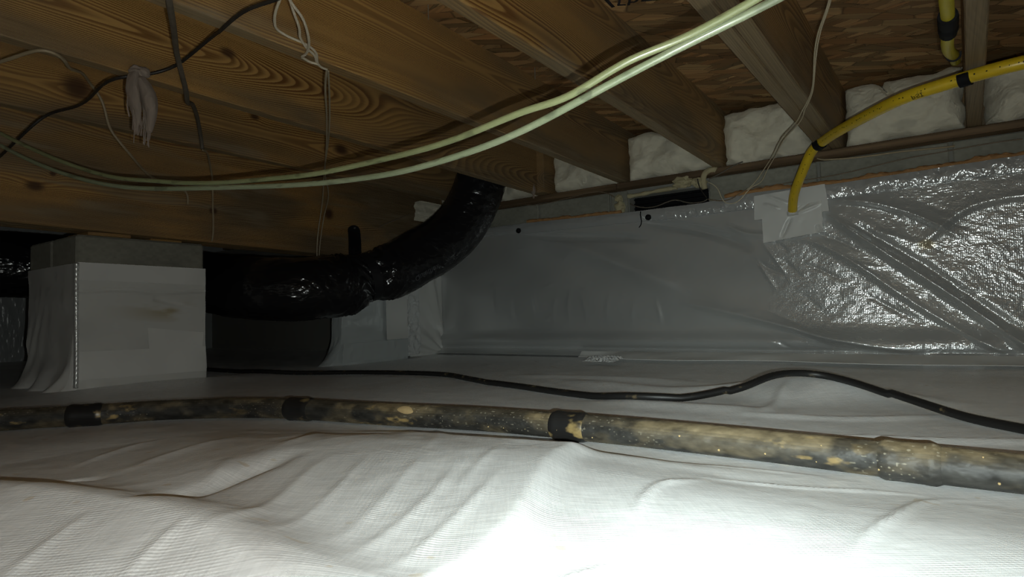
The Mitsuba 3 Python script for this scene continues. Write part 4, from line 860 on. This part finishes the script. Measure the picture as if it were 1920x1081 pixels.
def clip(parent_label, c, tdir, r, group):
    """A plastic J clamp: an open collar round the pipe and a foot screwed to the joist."""
    t = V(*tdir) / np.linalg.norm(tdir); up = V(0, 0, 1); up = up - t * (up @ t); up /= np.linalg.norm(up); s = np.cross(t, up)
    key = thing("pipe_clip", parent_label, "clip", group)
    aa = np.linspace(math.radians(-200), math.radians(20), 24)
    p = np.array([V(*c) + (r + 0.002) * (math.cos(q_) * s + math.sin(q_) * up) for q_ in aa])
    o = np.array([math.cos(q_) * s + math.sin(q_) * up for q_ in aa])
    part(key, "collar", ribbon(p + 0.002 * o, t * 0.012, 0.004, o), "black_plastic", 40)
    foot = np.array([V(*c) + (r + 0.003) * s + up * q_ for q_ in (0.0, r * 0.7, r * 1.15)])
    part(key, "foot", ribbon(foot, t * 0.010, 0.004, s), "black_plastic", 40)
    return key
kc = int(np.argmin(np.linalg.norm(gp - V(1.838, -0.062, 0.745), axis=1)))
clip("black clip holding the yellow gas pipe under the right-hand joist", gp[kc], gp[kc + 1] - gp[kc - 1], 0.0162, "clips on the gas pipes")
kc = int(np.argmin(np.linalg.norm(gp - V(2.235, 0.316, 0.74), axis=1)))
clip("black clip where the yellow gas pipe turns down at the doubled joist", gp[kc], gp[kc + 1] - gp[kc - 1], 0.0162, "clips on the gas pipes")
G2 = spline([(0.90, -0.016, 0.752), (1.221, -0.022, 0.752), (1.353, -0.025, 0.752), (1.459, -0.028, 0.752), (1.537, -0.028, 0.752), (1.583, -0.027, 0.754), (1.669, -0.030, 0.765), (1.78, -0.040, 0.79), (1.90, -0.045, 0.83), (2.05, -0.05, 0.86)], 0.008)
key = thing("gas_branch_pipe", "short dull yellow pipe beside the right-hand joist, joined by a black coupling", "pipe")
part(key, "jacket", sweep(G2, 0.0118, 18), "gas_yellow_dull", True)
i0, i1 = int(np.argmin(np.abs(G2[:, 0] - 1.428))), int(np.argmin(np.abs(G2[:, 0] - 1.530)))
seg = G2[i0:i1 + 1]; n = len(seg)
rr = np.full(n, 0.0175); rr[n // 2:n // 2 + 2] = 0.0150; rr[-3:] = 0.0155; rr[0] = 0.0165
part(key, "coupling", sweep(seg, rr, 20), "black_plastic", 30, "black ribbed coupling")
kc = int(np.argmin(np.abs(G2[:, 0] - 1.80)))
clip("black clip at the lower end of the short yellow pipe", G2[kc], G2[kc] * 0 + (G2[kc - 1] - G2[kc + 1]), 0.0120, "clips on the gas pipes")

# ------------------------------------------------------------------ stamp on the subfloor, nails
stamp = thing("panel_stamp", "black ink stamp with bars and the letters LP on the strand board", "stamp")
def ceiling_text(txt, h, x, y, ang):
    m = meshkit.text_mesh(txt, h, 0.0006, True)
    m.apply_translation([0, 0, 0])
    m.apply_transform(trimesh.transformations.rotation_matrix(math.pi, [1, 0, 0]))     # read from below
    m.apply_transform(trimesh.transformations.rotation_matrix(ang, [0, 0, 1]))
    m.apply_translation([x, y, CEIL - 0.0004])
    return m
part(stamp, "lettering", ceiling_text("LP", 0.034, 1.455, 0.672, math.radians(-58)), "ink", False)
for k, (x, y) in enumerate(((1.352, 0.718), (1.358, 0.700), (1.364, 0.682))):
    d_ = trimesh.creation.box(extents=[0.11, 0.009, 0.0006]); d_.apply_transform(trimesh.transformations.rotation_matrix(math.radians(3), [0, 0, 1])); d_.apply_translation([x + 0.04, y - 0.004, CEIL - 0.0004])
    part(stamp, "bar", d_, "ink", False)
d_ = trimesh.creation.box(extents=[0.012, 0.075, 0.0006]); d_.apply_transform(trimesh.transformations.rotation_matrix(0.5, [0, 0, 1])); d_.apply_translation([1.49, 0.575, CEIL - 0.0004]); part(stamp, "bar", d_, "ink", False)
for lab, x, y in (("thin nail poking through the subfloor by the third joist from the left", 1.150, 1.055), ("thin nail poking through the subfloor beside the black stamp", 1.405, 0.741), ("thin nail near the cable pair under the strand board", 1.66, 1.06)):
    whole("nail", lab, "nail", trimesh.creation.cylinder(0.0014, 0.042, sections=8, transform=trimesh.transformations.translation_matrix([x, y, CEIL - 0.018])), "steel", 30, group="nails through the subfloor")
